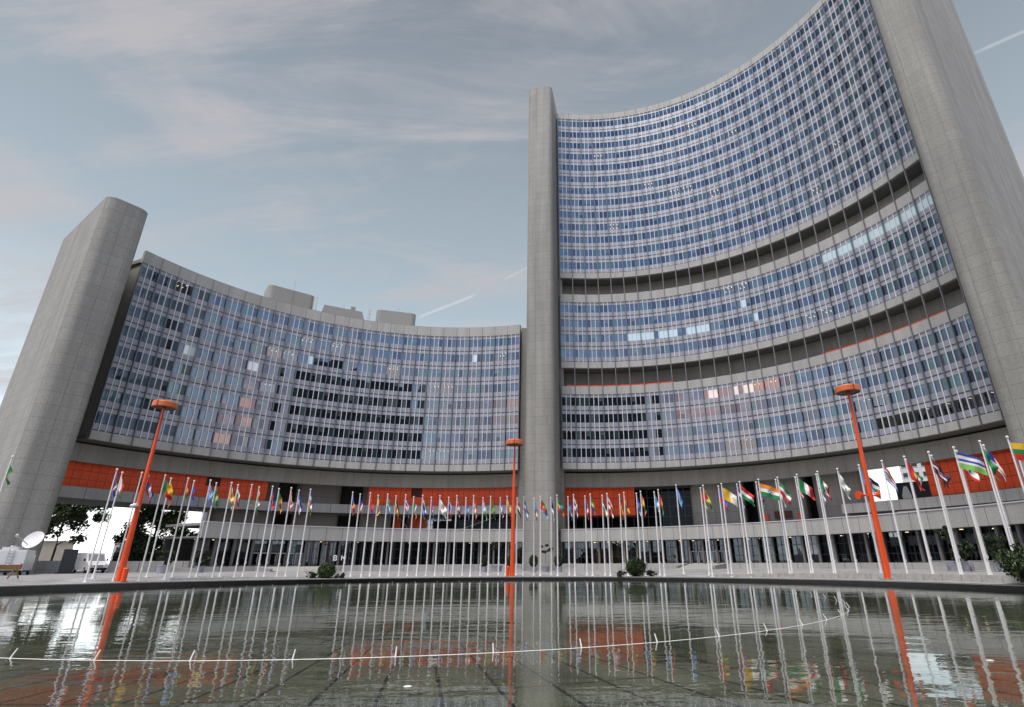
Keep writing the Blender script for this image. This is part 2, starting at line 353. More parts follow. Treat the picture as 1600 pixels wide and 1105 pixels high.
# ------------------------------------------------------------------ the office blocks
WIN_CAND = []
def curtain(root, C, R, a0, a1, nb, sections, dark_bays, pale, seed):
    """concave curtain wall: bays of three panes, white mullions, grey posts; windows kept per bay"""
    rnd = random.Random(seed); cl = MB(); patch = {}; wins = []
    P = lambda a, r, z: Vector((C[0]+r*sin(R_(a)), C[1]+r*cos(R_(a)), z))
    for si, (zs, ze, nf) in enumerate(sections):
        hf = (ze-zs)/nf
        for i in range(nb):
            aa, ab = a0+(a1-a0)*i/nb, a0+(a1-a0)*(i+1)/nb
            p, q = P(aa, R, 0), P(ab, R, 0); t = (q-p); W = t.length; t.normalize(); n = Vector((-(t.y), t.x, 0))
            if n.dot(Vector((C[0], C[1], 0))-p) < 0: n = -n
            def pt(u, z, d): return p+t*u+n*d+Vector((0, 0, z))
            for k in (1, 2):                                   # white mullions run the height of the section
                u = W*k/3; w = .05
                cl.hexa([pt(u-w, zs, .13), pt(u+w, zs, .13), pt(u+w, zs, -.03), pt(u-w, zs, -.03)], [pt(u-w, ze, .13), pt(u+w, ze, .13), pt(u+w, ze, -.03), pt(u-w, ze, -.03)], 2)
            for f in range(nf):
                z0 = zs+hf*f; zsp, zw, zt = z0+.31*hf, z0+.81*hf, z0+.955*hf; quads = []
                cl.quad(pt(0, z0, .03), pt(W, z0, .03), pt(W, z0+.045*hf, .03), pt(0, z0+.045*hf, .03), 3)
                for k in range(3):
                    ua, ub = W*k/3, W*(k+1)/3; off = rnd.random()*50
                    d = [rnd.uniform(-.012, .012) for _ in range(4)]
                    uvs = ((off, z0), (off+1, z0), (off+1, zsp), (off, zsp))
                    cl.quad(pt(ua, z0+.045*hf, d[0]), pt(ub, z0+.045*hf, d[1]), pt(ub, zsp, d[2]), pt(ua, zsp, d[3]), 0, uvs)
                    cl.quad(pt(ua, zw, 0), pt(ub, zw, 0), pt(ub, z0+hf, 0), pt(ua, z0+hf, 0), 1)
                    tl = .0016; pk = (si, f//2, (i+f)//3); px_, pz_ = patch.setdefault(pk, (rnd.gauss(0, .004), rnd.gauss(0, .004))); tx, tz = px_+rnd.gauss(0, tl), pz_+rnd.gauss(0, tl); hw, hh = (ub-ua)/2, (zw-zsp)/2
                    m = rnd.choices((0, 1, 2, 3), (52, 22, 14, 12))[0]; split = None
                    key = (si, f, i)
                    if seed == 3 and i < 6 and rnd.random() < .85-.09*i: m = 6  # left-end panes get the painted sky tone
                    if key in pale or (si, f, i, k) in pale: m = 4
                    elif key in dark_bays: m = 5
                    elif rnd.random() < .16: split = rnd.uniform(.35, .7)
                    def g_(z, s, sz): return pt(0, 0, 0) if 0 else None
                    c4 = lambda zl, zh: [pt(ua, zl, -.05+tx*hw-tz*hh), pt(ub, zl, -.05-tx*hw-tz*hh), pt(ub, zh, -.05-tx*hw+tz*hh), pt(ua, zh, -.05+tx*hw+tz*hh)]
                    if split and m != 2:
                        zm = zsp+(zw-zsp)*split; quads.append((c4(zsp, zm), m)); quads.append((c4(zm, zw), 2))
                    else: quads.append((c4(zsp, zw), m))
                wins.append((px_area([pt(0, zsp, 0), pt(W, zsp, 0), pt(W, zw, 0), pt(0, zw, 0)]), quads))
                if key in dark_bays:                            # a real lit room behind the clear panes
                    rm = MB(); zf, zc = z0+.1, z0+hf*.95; D = -4.2
                    rm.quad(pt(0, zf, D), pt(W, zf, D), pt(W, zc, D), pt(0, zc, D), 0); rm.quad(pt(0, zc, -.1), pt(W, zc, -.1), pt(W, zc, D), pt(0, zc, D), 0)
                    rm.quad(pt(0, zf, -.1), pt(W, zf, -.1), pt(W, zf, D), pt(0, zf, D), 0); rm.quad(pt(0, zf, -.1), pt(0, zf, D), pt(0, zc, D), pt(0, zc, -.1), 0)
                    rm.quad(pt(W, zf, -.1), pt(W, zf, D), pt(W, zc, D), pt(W, zc, -.1), 0)
                    for u in (.22, .5, .78):
                        for dd in (-.8, -2.2):
                            rm.quad(pt(W*u-.06, zc-.04, dd), pt(W*u+.06, zc-.04, dd), pt(W*u+.06, zc-.04, dd-.55), pt(W*u-.06, zc-.04, dd-.55), 1)
                    rm.build('lit_room', [M['darkwall'], M['lampwarm']], root)
    za, zb = sections[0][0]-1.15, sections[-1][1]+.05
    for i in range(nb+1):                                       # posts on every bay line, the whole height
        a = a0+(a1-a0)*i/nb; b = MB(); c = P(a, R-.17, za); b.box((c.x, c.y, za), .13, .30, zb-za, -R_(a)); b.build('mullion_post', M['post'], root)
    cl.build('curtain_wall', [M['spandrel'], M['strip'], M['mull_w'], M['line']], root)
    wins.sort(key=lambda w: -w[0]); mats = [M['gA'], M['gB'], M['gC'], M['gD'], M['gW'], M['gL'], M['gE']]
    for _, qs in wins[:100]:
        b = MB()
        for c4, m in qs: b.quad(*c4, m)
        used = sorted(set(b.m)); b.m = [used.index(x) for x in b.m]; b.build('window', [mats[x] for x in used], root)
    b = MB()
    for _, qs in wins[100:]:
        for c4, m in qs: b.quad(*c4, m)
    o = b.build('window', mats, root); o['kind'] = 'stuff'

def ring(root, name, C, R, d0, d1, a0, a1, z0, z1, mats, n, u1=None, v1=1.):
    b = MB(); b.arc(C, R+d0, R+d1, a0, a1, z0, z1, n, 0, 0, u1, 0, v1); return b.build(name, mats, root)

# ---- left block
LC, LR, LA0, LA1 = (-16.933, 51.341), 47.6, -67.45, 13.45
LB = thing('office_building', 'lower concave office block with unbroken eight storey glass front, left of the tall tower', 'building', (-30, 97, 0))
Lpale = {(0, 4, 3, 1), (0, 4, 3, 2), (0, 4, 7, 0), (0, 4, 7, 1), (0, 5, 10, 2), (0, 6, 22, 1)}
Llit = {(0, 7, 2), (0, 6, 10), (0, 6, 12), (0, 5, 8), (0, 5, 9), (0, 4, 19), (0, 4, 20), (0, 3, 8), (0, 6, 24), (0, 0, 19), (0, 0, 20), (0, 5, 16)}
curtain(LB, LC, LR, LA0, LA1, 26, [(18.3, 43.75, 8)], Llit, Lpale, 3)
ring(LB, 'parapet', LC, LR, -.12, .45, LA0, LA1, 43.75, 45.75, M['conc_band'], 26)
ring(LB, 'concrete_band', LC, LR, -.12, .4, LA0, LA1, 17.1, 18.3, M['conc_band'], 26)
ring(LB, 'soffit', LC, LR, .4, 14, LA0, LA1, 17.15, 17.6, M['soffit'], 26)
ring(LB, 'roof', LC, LR, .45, 14, LA0, LA1, 43.9, 44.5, M['conc_plain'], 26)
ring(LB, 'rear_wall', LC, LR, 13.6, 14.2, LA0, LA1, 17.6, 43.9, M['conc_core'], 26)
ring(LB, 'end_wall', LC, LR, .5, 13.6, LA0+.3, LA0+.9, 17.6, 43.9, M['conc_core'], 1)
ring(LB, 'floor_slab', LC, LR, .3, 6, LA0+.5, LA1-.3, 18.1, 18.28, M['darkwall'], 20)
ring(LB, 'edge_beam', LC, LR, 3, 3.6, LA0-2, LA1, 14.5, 16.9, M['conc_core'], 26)
ring(LB, 'balcony', LC, LR, 3.2, 13, LA0-3, LA1, 9.85, 10.15, M['soffit'], 26)
ring(LB, 'balcony_wall', LC, LR, 2.95, 3.2, LA0-3, LA1, 9.8, 11.3, M['conc_band'], 26)
def orange_box(root, C, R, d, a0, a1, z0, z1, nu, nv, depth=5.):
    b = MB(); b.arc(C, R+d, R+d+depth, a0, a1, z0, z1, nu, 0, 0, nu, 0, nv); return b.build('orange_panel_wall', M['orange'], root)
orange_box(LB, LC, LR, 4, -68, -47, 11.25, 16.9, 19, 5); orange_box(LB, LC, LR, 4, -47, -44.8, 11.25, 13.2, 2, 2); orange_box(LB, LC, LR, 4, -44.8, -36.9, 11.25, 16.9, 7, 5)
orange_box(LB, LC, LR, 4, -18.5, -10, 11.25, 16.9, 8, 4); orange_box(LB, LC, LR, 4, -10, -7.9, 11.25, 12.95, 2, 1); orange_box(LB, LC, LR, 4, -7.9, 12.6, 11.25, 16.9, 19, 4)
for a0, a1, z in ((-47, -44.8, 13.2), (-10, -7.9, 12.95)):
    b = MB(); b.arc(LC, LR+4.3, LR+5, a0, a1, z, 16.9, 2)
    for k in range(1, 8): b.arc(LC, LR+4.2, LR+4.3, a0, a1, z+.17*k, z+.17*k+.06, 2)
    b.build('louvre', M['brown'], LB)
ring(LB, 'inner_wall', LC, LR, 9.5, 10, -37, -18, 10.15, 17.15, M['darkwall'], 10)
def core(root, C, R, d, a0, a1, z0, z1, depth=4.5):
    am = (a0+a1)/2; r = R+d+depth/2; w = 2*(R+d)*sin(R_((a1-a0)/2))
    P = rrect(C[0]+r*sin(R_(am)), C[1]+r*cos(R_(am)), cos(R_(am)), -sin(R_(am)), w, depth, 1.1)
    b = MB(); b.prism(P, z0, z1, 0, 2.4, 3.2); return b.build('stair_core', M['conc_core'], root)
for a0, a1 in ((-44.5, -34.2), (-31.4, -23.3), (-19.6, -13.6)): core(LB, LC, LR, 7, a0, a1, 0, 17.15)
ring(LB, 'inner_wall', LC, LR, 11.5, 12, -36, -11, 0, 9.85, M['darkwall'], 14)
# stair pylon at the far left end and the pylon behind the middle joint
b = MB(); P2, u, w = Vector((-58.75, 58.8)), Vector((-.818, .575)), Vector((.575, .818))
c = P2+u*9.2+w*2.45; b.prism(rrect(c.x, c.y, u.x, u.y, 18.4, 4.9, 1.25, 7, (1, 0, 0, 1)), -.5, 47.7, 0, 2.45, 1.58)
b.build('stair_pylon', M['conc'], LB)
b = MB(); b.prism([(-5.62, 98.2), (-2.4, 99.2), (-3.4, 110), (-8, 110)], -.5, 45.4, 0, 1.6, 1.6); b.build('end_pylon', M['conc'], LB)
# plant rooms on the roof
def roofbox(p, q, zt, depth, rad, slope=None):
    p, q = Vector(p), Vector(q); d = (q-p).normalized(); n = Vector((-d.y, d.x)); c = (p+q)/2+n*depth/2; b = MB()
    if slope:
        P = [p, q, q+n*depth, p+n*depth]; T = [p+d*slope[0], q-d*slope[1], q-d*slope[1]+n*depth, p+d*slope[0]+n*depth]
        b.hexa([(v.x, v.y, 44.5) for v in P], [(v.x, v.y, zt) for v in T])
    else: b.prism(rrect(c.x, c.y, d.x, d.y, (q-p).length, depth, rad, 6), 44.5, zt, 0, 3, 4)
    return b.build('plant_room', M['conc_plain'], LB)
roofbox((-54.6, 92.2), (-47.7, 97.6), 52.4, 5, 1.0); roofbox((-47.2, 98), (-37.6, 103.1), 51.0, 6, 0, (1.2, 2.2)); roofbox((-37.0, 103.3), (-29.1, 105.7), 52.2, 5, 1.0)
b = MB()
for x, y in ((-52.5, 95.5), (-49.6, 98.2), (-42.2, 103.6), (-34.5, 107), (-31.5, 107.8)): b.box((x, y, 50.5), .9, .7, 2.3, .6)
for x, y, h in ((-51, 94.9, 54.6), (-33, 105.6, 54.2), (-43.5, 101.9, 53)): b.tube((x, y, 50), (x, y, h), .04, .02, 6)
b.build('roof_vent', M['conc_plain'], LB)
def cage(x, y, zt, nx, ny):
    b = MB(); tx, ty = -ny, nx
    for s in (-.25, .25): b.tube((x+tx*s, y+ty*s, 44.5), (x+tx*s, y+ty*s, zt), .035, n=6)
    for k in range(26): b.tube((x-tx*.25, y-ty*.25, 44.7+k*.3), (x+tx*.25, y+ty*.25, 44.7+k*.3), .02, n=5) if 44.7+k*.3 < zt else None
    for k in range(9):
        z = 46.6+k*.8
        if z < zt+.2: b.path([(x+tx*.4*cos(t)+nx*.7*sin(t), y+ty*.4*cos(t)+ny*.7*sin(t), z) for t in [pi*j/8 for j in range(9)]], .03, 5)
    for t in (.4, pi/2, pi-.4): b.tube((x+tx*.4*cos(t)+nx*.7*sin(t), y+ty*.4*cos(t)+ny*.7*sin(t), 46.6), (x+tx*.4*cos(t)+nx*.7*sin(t), y+ty*.4*cos(t)+ny*.7*sin(t), zt), .025, n=5)
    b.build('roof_ladder', M['white_frame'], LB)
cage(-47.35, 97.0, 52.0, .55, -.8); cage(-37.9, 102.4, 52.0, -.7, -.5)

# ---- right tower
RC, RR, RA0, RA1 = (8.607, 50.181), 46.646, -8.0, 75.4
RB = thing('office_tower', 'tall concave office tower whose glass front is split by two open dark storeys', 'tower', (25, 95, 0))
Rpale = {(1, 1, i, k) for i in (5, 6, 7, 8, 9, 10) for k in range(3)} - {(1, 1, 7, 0), (1, 1, 8, 2), (1, 1, 9, 0)} | {(1, 3, i, k) for i in range(19, 26) for k in range(3)} | {(0, 3, 10, 1), (0, 3, 10, 2), (0, 3, 12, 0), (0, 3, 12, 2), (0, 3, 13, 0), (1, 1, 14, 0), (1, 2, 13, 1)}
Rlit = {(0, 3, 13), (0, 3, 14), (0, 0, 11), (0, 0, 12), (0, 1, 19), (0, 1, 20), (0, 0, 21), (0, 0, 22), (0, 0, 23), (0, 0, 24), (0, 0, 20), (0, 0, 25), (0, 1, 0), (1, 3, 12), (1, 3, 13), (1, 0, 17), (1, 0, 18), (2, 9, 3), (2, 10, 11), (2, 6, 7), (2, 5, 10), (2, 5, 9), (2, 3, 4), (2, 1, 19), (2, 3, 21), (2, 8, 14), (2, 4, 12)}
curtain(RB, RC, RR, RA0, RA1, 26, [(18.15, 30.9, 4), (37.4, 50.15, 4), (56.9, 97.7, 13)], Rlit, Rpale, 5)
ring(RB, 'parapet', RC, RR, -.12, .45, RA0, RA1, 97.7, 99.3, M['conc_band'], 26)
for z0, z1 in ((17.0, 18.15), (30.9, 32.5), (36.15, 37.4), (50.15, 51.95), (55.65, 56.9)): ring(RB, 'concrete_band', RC, RR, -.12, .4, RA0, RA1, z0, z1, M['conc_band'], 26)
ring(RB, 'roof', RC, RR, .45, 14, RA0, RA1, 97.8, 98.4, M['conc_plain'], 26)
ring(RB, 'rear_wall', RC, RR, 13.6, 14.2, RA0, RA1, 17.6, 97.8, M['conc_core'], 26)
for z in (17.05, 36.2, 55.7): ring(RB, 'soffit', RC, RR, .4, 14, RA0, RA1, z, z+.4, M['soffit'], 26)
for z in (30.95, 50.2, 18.0, 37.25, 56.75): ring(RB, 'floor_slab', RC, RR, .4, 8, RA0, RA1, z, z+.12, M['darkwall'], 26)
for z0, z1 in ((31.1, 36.2), (50.35, 55.7)): ring(RB, 'inner_wall', RC, RR, 3.2, 3.7, RA0, RA1, z0, z1, M['conc_core'], 26)
ring(RB, 'end_wall', RC, RR, .5, 13.6, RA0+.1, RA0+.7, 17.6, 97.8, M['conc_core'], 1); ring(RB, 'end_wall', RC, RR, .5, 13.6, RA1-.7, RA1-.1, 17.6, 97.8, M['conc_core'], 1)
for a0, a1 in ((-6.5, 18.0), (49, 71.5)): ring(RB, 'red_rail', RC, RR, .42, .5, a0, a1, 31.6, 32.85, M['orange_paint'], 20)
for i in range(0, 27):                                         # slim round columns in the open storeys
    a = RA0+(RA1-RA0)*i/26
b = MB(); b.prism([(-.2, 97.2), (2.3, 96.9), (3.5, 108), (-.2, 108)], -.5, 97.9, 0, 1.6, 1.6); b.build('end_pylon', M['conc'], RB)
b = MB(); u = Vector((.17, .985)); w = Vector((-.985, .17)); c = Vector((-1.90, 91.0))+u*8.5
b.prism(rrect(c.x, c.y, u.x, u.y, 17, 5.35, 1.15, 7, (1, 0, 0, 1)), -.5, 101.6, 0, 2.3, 1.58); b.build('stair_pylon', M['conc'], RB)
b = MB(); u, w = Vector((.823, .567)), Vector((-.567, .823)); P2 = Vector((51.0, 52.2)); c = P2+u*14+w*2.4
b.prism(rrect(c.x, c.y, u.x, u.y, 28, 4.8, 1.3, 7, (1, 0, 0, 1)), -.5, 104, 0, 2.4, 1.58); b.build('stair_pylon', M['conc'], RB)
ring(RB, 'edge_beam', RC, RR, 3, 3.6, RA0+.5, RA1+2, 14.2, 16.75, M['conc_core'], 26)
orange_box(RB, RC, RR, 4.2, -6.9, 7.6, 9.35, 16.9, 10, 5, 3.); orange_box(RB, RC, RR, 4.2, 59.6, 73, 9.7, 16.9, 12, 5, 6)
b = MB()                                                       # dark glazed hall front with thin mullions
b.arc(RC, RR+7.2, RR+7.4, -7, 18.6, 6, 14.2, 18, 0)
for k in range(19): b.arc(RC, RR+7.1, RR+7.2, -7+25.6*k/18-.05, -7+25.6*k/18+.05, 6, 14.2, 1, 1)
for z in (7.4, 9.2, 11, 12.6): b.arc(RC, RR+7.12, RR+7.2, -7, 18.6, z, z+.06, 18, 1)
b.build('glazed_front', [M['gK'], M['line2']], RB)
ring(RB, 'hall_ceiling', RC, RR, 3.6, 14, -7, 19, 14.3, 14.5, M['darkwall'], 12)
for a0, a1 in ((18.4, 28.6), (30.4, 39.2), (40.6, 48.9)): core(RB, RC, RR, 6, a0, a1, 0, 17.05, 5)
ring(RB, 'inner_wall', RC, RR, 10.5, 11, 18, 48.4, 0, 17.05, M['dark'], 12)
b = MB()
for a0, a1, z0, z1, mi in ((31.6, 32.5, 6.5, 8.9, 0), (33.6, 36.6, 8.1, 9.3, 1), (37.6, 38.6, 6.5, 8.9, 0)): b.arc(RC, RR+5.7, RR+5.95, a0, a1, z0, z1, 2, mi)
b.build('orange_hatch', [M['orange_paint'], M['brown']], RB)
ring(RB, 'balcony', RC, RR, 3.2, 12, 46, RA1+4, 8.2, 8.5, M['soffit'], 20)
ring(RB, 'balcony_wall', RC, RR, 2.95, 3.2, 46, RA1+4, 8.15, 9.55, M['conc_band'], 18)
ring(RB, 'balcony_fascia', RC, RR, 2.2, 2.5, 55, RA1+4, 6.2, 7.9, M['conc_band'], 14)

# ------------------------------------------------------------------ the low entrance building along the plaza
def podium(root, C, R, a0, a1, nb, gaps, doors, rooms, seed, dep=12):
    ring(root, 'fascia', C, R, 0, .35, a0, a1, 4.66, 6.55, M['conc_band'], nb)
    ring(root, 'coping', C, R, -.06, .42, a0, a1, 6.55, 6.66, M['white_frame'], nb)
    ring(root, 'roof', C, R, .42, dep, a0, a1, 6.2, 6.5, M['conc_plain'], nb)
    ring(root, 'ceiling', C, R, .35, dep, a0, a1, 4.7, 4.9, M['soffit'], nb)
    ring(root, 'terrace', C, R, -.6, dep, a0, a1, .2, 1.2, M['conc_plain'], nb)
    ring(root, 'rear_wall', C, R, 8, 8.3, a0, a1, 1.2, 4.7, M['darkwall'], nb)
    da = (a1-a0)/nb; rnd = random.Random(seed); k0 = 0
    solid = [i for i in range(nb) if i not in gaps]; run = []
    for i in solid+[None]:
        if run and (i is None or i != run[-1]+1):
            ring(root, 'terrace_wall', C, R, -1.35, -1.05, a0+da*run[0], a0+da*(run[-1]+1), .1, 1.32, M['conc_band'], len(run)*2, len(run)*1.0); run = []
        if i is not None: run.append(i)
    for i in range(nb+1):
        a = a0+da*i; b = MB(); b.box((C[0]+(R+.75)*sin(R_(a)), C[1]+(R+.75)*cos(R_(a)), 1.2), .27, .26, 3.5, -R_(a)); b.build('pier', M['conc_band'], root)
    P = lambda a, r, z: (C[0]+r*sin(R_(a)), C[1]+r*cos(R_(a)), z)
    for i in range(nb):
        a = a0+da*i; b = MB(); r = R+1.25; isd = i in doors; z0 = 3.0 if isd else 1.2
        b.quad(P(a, r, z0), P(a+da, r, z0), P(a+da, r, 4.7), P(a, r, 4.7), 0)
        zz = [3.0, 3.7, 4.55] if isd else [1.2, 2.25, 3.55, 4.6]
        for z in zz: b.arc(C, r-.06, r-.005, a, a+da, z, z+.07, 1, 1)
        for s in (0, .5): b.arc(C, r-.06, r-.005, a+da*s-.04, a+da*s+.04, z0, 4.7, 1, 1)
        b.build('window', [M['gF'], M['line']], root)
        if isd:
            for s in (0, .5):
                b = MB(); x0, x1 = a+da*(s+.03), a+da*(s+.47)
                b.quad(P(x0, r, 1.2), P(x1, r, 1.2), P(x1, r, 3.0), P(x0, r, 3.0), 0)
                for q0, q1, y0, y1 in ((x0, x1, 2.9, 3.0), (x0, x1, 1.2, 1.3), (x0, x0+.08, 1.3, 2.9), (x1-.08, x1, 1.3, 2.9)): b.arc(C, r-.05, r-.005, q0, q1, y0, y1, 1, 1)
                d = b.build('door', [M['gF'], M['white_frame']], root)
                b = MB(); b.tube(P(x1-.2, r-.15, 1.9), P(x1-.2, r-.15, 2.5), .02, n=6); b.build('handle', M['steel'], d)
        if rnd.random() < .8 or i in rooms:
            b = MB()
            for q in range(1 if i not in rooms else 3):
                x = a+da*rnd.uniform(.2, .8); rr = R+rnd.uniform(2., 5.); b.arc(C, rr, rr+.22, x-.14, x+.14, 4.6, 4.66, 1)
            b.build('ceiling_lamp', M['lamphall'], root)
        if i in rooms:
            b = MB(); b.arc(C, R+5.5, R+5.7, a, a+da, 1.2, 3.4, 1, 0); b.arc(C, R+3, R+3.6, a+da*.15, a+da*.85, 1.2, 2.2, 1, 0); b.build('hall_counter', M['hallwarm'], root)
PLL = thing('entrance_building', 'grey entrance building with glazed ground floor under the lower block, left of middle pylon', 'building', (-30, 85, 0))
PLC, PLR = (-6.1, 49.6), 42.9
podium(PLL, PLC, PLR, -61.0, 2.0, 20, {3, 4, 5, 6}, {3, 4, 5}, {1}, 1, 8.8)
PRR = thing('entrance_building', 'long grey entrance building with glazed ground floor under the tall tower', 'building', (28, 82, 0))
PRC, PRR_ = (-7.8, 42.5), 52.2
podium(PRR, PRC, PRR_, 10.4, 92, 36, {10, 11, 12}, {10, 11, 12}, {2, 3, 4}, 2)
for root, C, R, a0, a1 in ((PLL, PLC, PLR, -61+63/20*3, -61+63/20*7), (PRR, PRC, PRR_, 10.4+81.6/36*10, 10.4+81.6/36*13)):
    b = MB(); P = lambda a, r, z: (C[0]+r*sin(R_(a)), C[1]+r*cos(R_(a)), z)
    for k in range(4):
        x0, x1 = a0+(a1-a0)*k/4, a0+(a1-a0)*(k+1)/4
        b.quad(P(x0, R-7, g(*P(x0, R-7, 0)[:2])+.01), P(x1, R-7, g(*P(x1, R-7, 0)[:2])+.01), P(x1, R-.58, 1.21), P(x0, R-.58, 1.21))
    b.build('entrance_ramp', M['conc_plain'], root)
    for s in (a0+.05, a1-.05):
        b = MB(); q = [P(s, R-1.3-k*1.4, 0) for k in range(4)]
        b.hexa([P(s-.25, R-5.5, -.1), P(s+.25, R-5.5, -.1), P(s+.25, R-1.1, -.1), P(s-.25, R-1.1, -.1)], [P(s-.25, R-5.5, 1.0), P(s+.25, R-5.5, 1.0), P(s+.25, R-1.1, 1.32), P(s-.25, R-1.1, 1.32)])
        b.build('ramp_wall', M['conc_plain'], root)
# letters beside the left entrance
def letter(ch, p, h, nrm_a):
    """B and M as strokes on the glass"""
    b = MB(); tx, ty = cos(R_(nrm_a)), -sin(R_(nrm_a))
    W = {'B': [((0, 0), (0, 1)), ((0, 1), (.5, 1)), ((.5, 1), (.6, .9)), ((.6, .9), (.6, .62)), ((.6, .62), (.5, .52)), ((0, .52), (.5, .52)), ((.5, .52), (.66, .42)), ((.66, .42), (.66, .1)), ((.66, .1), (.55, 0)), ((0, 0), (.55, 0))],
         'M': [((0, 0), (0, 1)), ((0, 1), (.42, .35)), ((.42, .35), (.84, 1)), ((.84, 1), (.84, 0))]}[ch]
    for (x0, y0), (x1, y1) in W: b.path([(p[0]+tx*x0*h, p[1]+ty*x0*h, p[2]+y0*h), (p[0]+tx*x1*h, p[1]+ty*x1*h, p[2]+y1*h)], .075, 4)
    b.build('letter', M['letter'], PLL)
def onarc(C, r, a, z): return (C[0]+r*sin(R_(a)), C[1]+r*cos(R_(a)), z)
letter('B', onarc(PLC, PLR-.1, -36.9, 2.0), .62, -36.6); letter('M', onarc(PLC, PLR-.1, -35.4, 2.0), .62, -35.0)
b = MB()                                                       # stair rails, hatches and screens under the balcony
b.arc(LC, LR+9, LR+9.2, -13.2, -11.9, 6, 9.8, 2, 0); b.arc(LC, LR+9, LR+9.2, -10.2, -7.2, 6, 9.8, 2, 0)
b.build('orange_hatch', [M['orange_paint']], LB); ring(LB, 'inner_wall', LC, LR, 12, 12.4, -14, -6.9, 0, 9.85, M['conc_core'], 4)
b = MB()
for k in range(8): b.arc(LC, LR+9, LR+9.06, -6.9+.55*k-.04, -6.9+.55*k+.04, 6, 9.8, 1)
for z in (7.3, 8.3, 9.2): b.arc(LC, LR+9, LR+9.06, -7, -3, z, z+.07, 4)
b.arc(LC, LR+9.3, LR+9.4, -7, -2.4, 6, 9.8, 4, 1); b.build('glazed_screen', [M['line'], M['gW']], LB)
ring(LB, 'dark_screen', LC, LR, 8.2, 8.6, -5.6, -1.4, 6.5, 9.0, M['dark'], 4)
b = MB(); b.path([onarc(LC, LR+7.8, -1.5, 7.0), onarc(LC, LR+7.8, 6.5, 9.6)], .09, 6); b.path([onarc(LC, LR+8.4, -12, 9.4), onarc(LC, LR+8.4, -10, 7.0)], .09, 6)
b.build('stair_rail', M['white_frame'], LB)
b = MB(); b.arc(LC, LR+10, LR+10.2, -2.4, 13, 0, 9.85, 10, 0)
for k in range(22): b.arc(LC, LR+9.9, LR+10, -2.4+.7*k-.04, -2.4+.7*k+.04, 5.5, 9.85, 1, 1)
for z in (7.2, 8.6): b.arc(LC, LR+9.9, LR+10, -2.4, 13, z, z+.06, 10, 1)
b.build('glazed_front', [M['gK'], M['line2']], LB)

# ------------------------------------------------------------------ ground, pool, kerbs
def paving():
    m = mat('plaza_paving', (.22, .22, .22), .8); N, L = nt(m); b = N['Principled BSDF']; t = N.new('ShaderNodeTexCoord')
    br = N.new('ShaderNodeTexBrick'); br.offset = 0; br.inputs['Scale'].default_value = 1; br.inputs['Brick Width'].default_value = 1.6; br.inputs['Row Height'].default_value = 1.6
    br.inputs['Mortar Size'].default_value = .03; br.inputs['Color1'].default_value = (.30, .30, .31, 1); br.inputs['Color2'].default_value = (.25, .25, .26, 1); br.inputs['Mortar'].default_value = (.10, .10, .10, 1)
    L.new(t.outputs['Object'], br.inputs['Vector']); n = N.new('ShaderNodeTexNoise'); n.inputs['Scale'].default_value = .6; n.inputs['Detail'].default_value = 6; L.new(t.outputs['Object'], n.inputs['Vector'])
    r = N.new('ShaderNodeMapRange'); r.inputs[1].default_value = .3; r.inputs[2].default_value = .7; r.inputs[3].default_value = .75; r.inputs[4].default_value = 1.2; L.new(n.outputs['Fac'], r.inputs[0])
    v = N.new('ShaderNodeVectorMath'); v.operation = 'SCALE'; L.new(br.outputs['Color'], v.inputs[0]); L.new(r.outputs[0], v.inputs['Scale']); L.new(v.outputs[0], b.inputs['Base Color'])
    return m
def polar(name, m, radii, zf, n=180, a0=0, a1=360):
    b = MB(); idx = {}
    for i, r in enumerate(radii):
        for k in range(n+1):
            a = R_(a0+(a1-a0)*k/n); x, y = PC[0]+r*sin(a), PC[1]+r*cos(a); idx[i, k] = len(b.v); b.v.append((x, y, zf(r, x, y)))
    for i in range(len(radii)-1):
        for k in range(n): b.f.append((idx[i, k+1], idx[i+1, k+1], idx[i+1, k], idx[i, k])); b.m.append(0); b.u.append(None)
    return struct(b.build(name, m))
RP = 32.8
kz = lambda x, y: .27+.10*sstep((-x-14)/26)+.02*sstep((x-12)/16)
def gz(r, x, y):
    k = sstep((r-34.3)/3.0); return kz(x, y)*(1-k)+g(x, y)*k
polar('plaza', paving(), [34.15, 34.8, 35.4, 36, 36.8, 37.6, 39, 41, 44, 48, 53, 60, 70, 85, 110, 160, 300, 800, 3500], gz)
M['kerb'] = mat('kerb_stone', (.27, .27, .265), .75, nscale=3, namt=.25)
M['kerbshade'] = mat('kerb_shaded_face', (.018, .017, .016), .35, nscale=3, namt=.3)  # near-black tone paints the shadow gap under the overhanging coping
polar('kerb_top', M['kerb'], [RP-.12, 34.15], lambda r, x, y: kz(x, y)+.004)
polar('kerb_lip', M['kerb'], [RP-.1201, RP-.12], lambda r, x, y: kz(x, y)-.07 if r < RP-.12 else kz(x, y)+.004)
polar('kerb_face', M['kerbshade'], [RP-.12, RP+.06, RP+.061], lambda r, x, y: kz(x, y)-.07 if r < RP+.0605 else -.4)
b = MB()                                                       # low pale strip the poles stand in; on the right a row of raised blocks
for k in range(96):
    a0, a1 = -48+k*.55, -48+(k+1)*.55-.03; p = onarc(PC, 35.8, (a0+a1)/2, 0); z = gz(35.8, p[0], p[1]); b.arc(PC, 34.55, 34.75, a0, a1, z-.2, z+.07, 1)
struct(b.build('kerb_strip', mat('pale_kerb', (.50, .50, .49), .7, nscale=3, namt=.15)))
b = MB()
for k in range(34):
    a0, a1 = 36+k*2.05, 36+(k+1)*2.05-.05; p = onarc(PC, 35.8, (a0+a1)/2, 0); b.arc(PC, 34.5, 34.9, a0, a1, -.1, g(p[0], p[1])+.10, 1)
struct(b.build('kerb_block', mat('block_kerb', (.40, .39, .375), .8, nscale=2.5, namt=.3)))

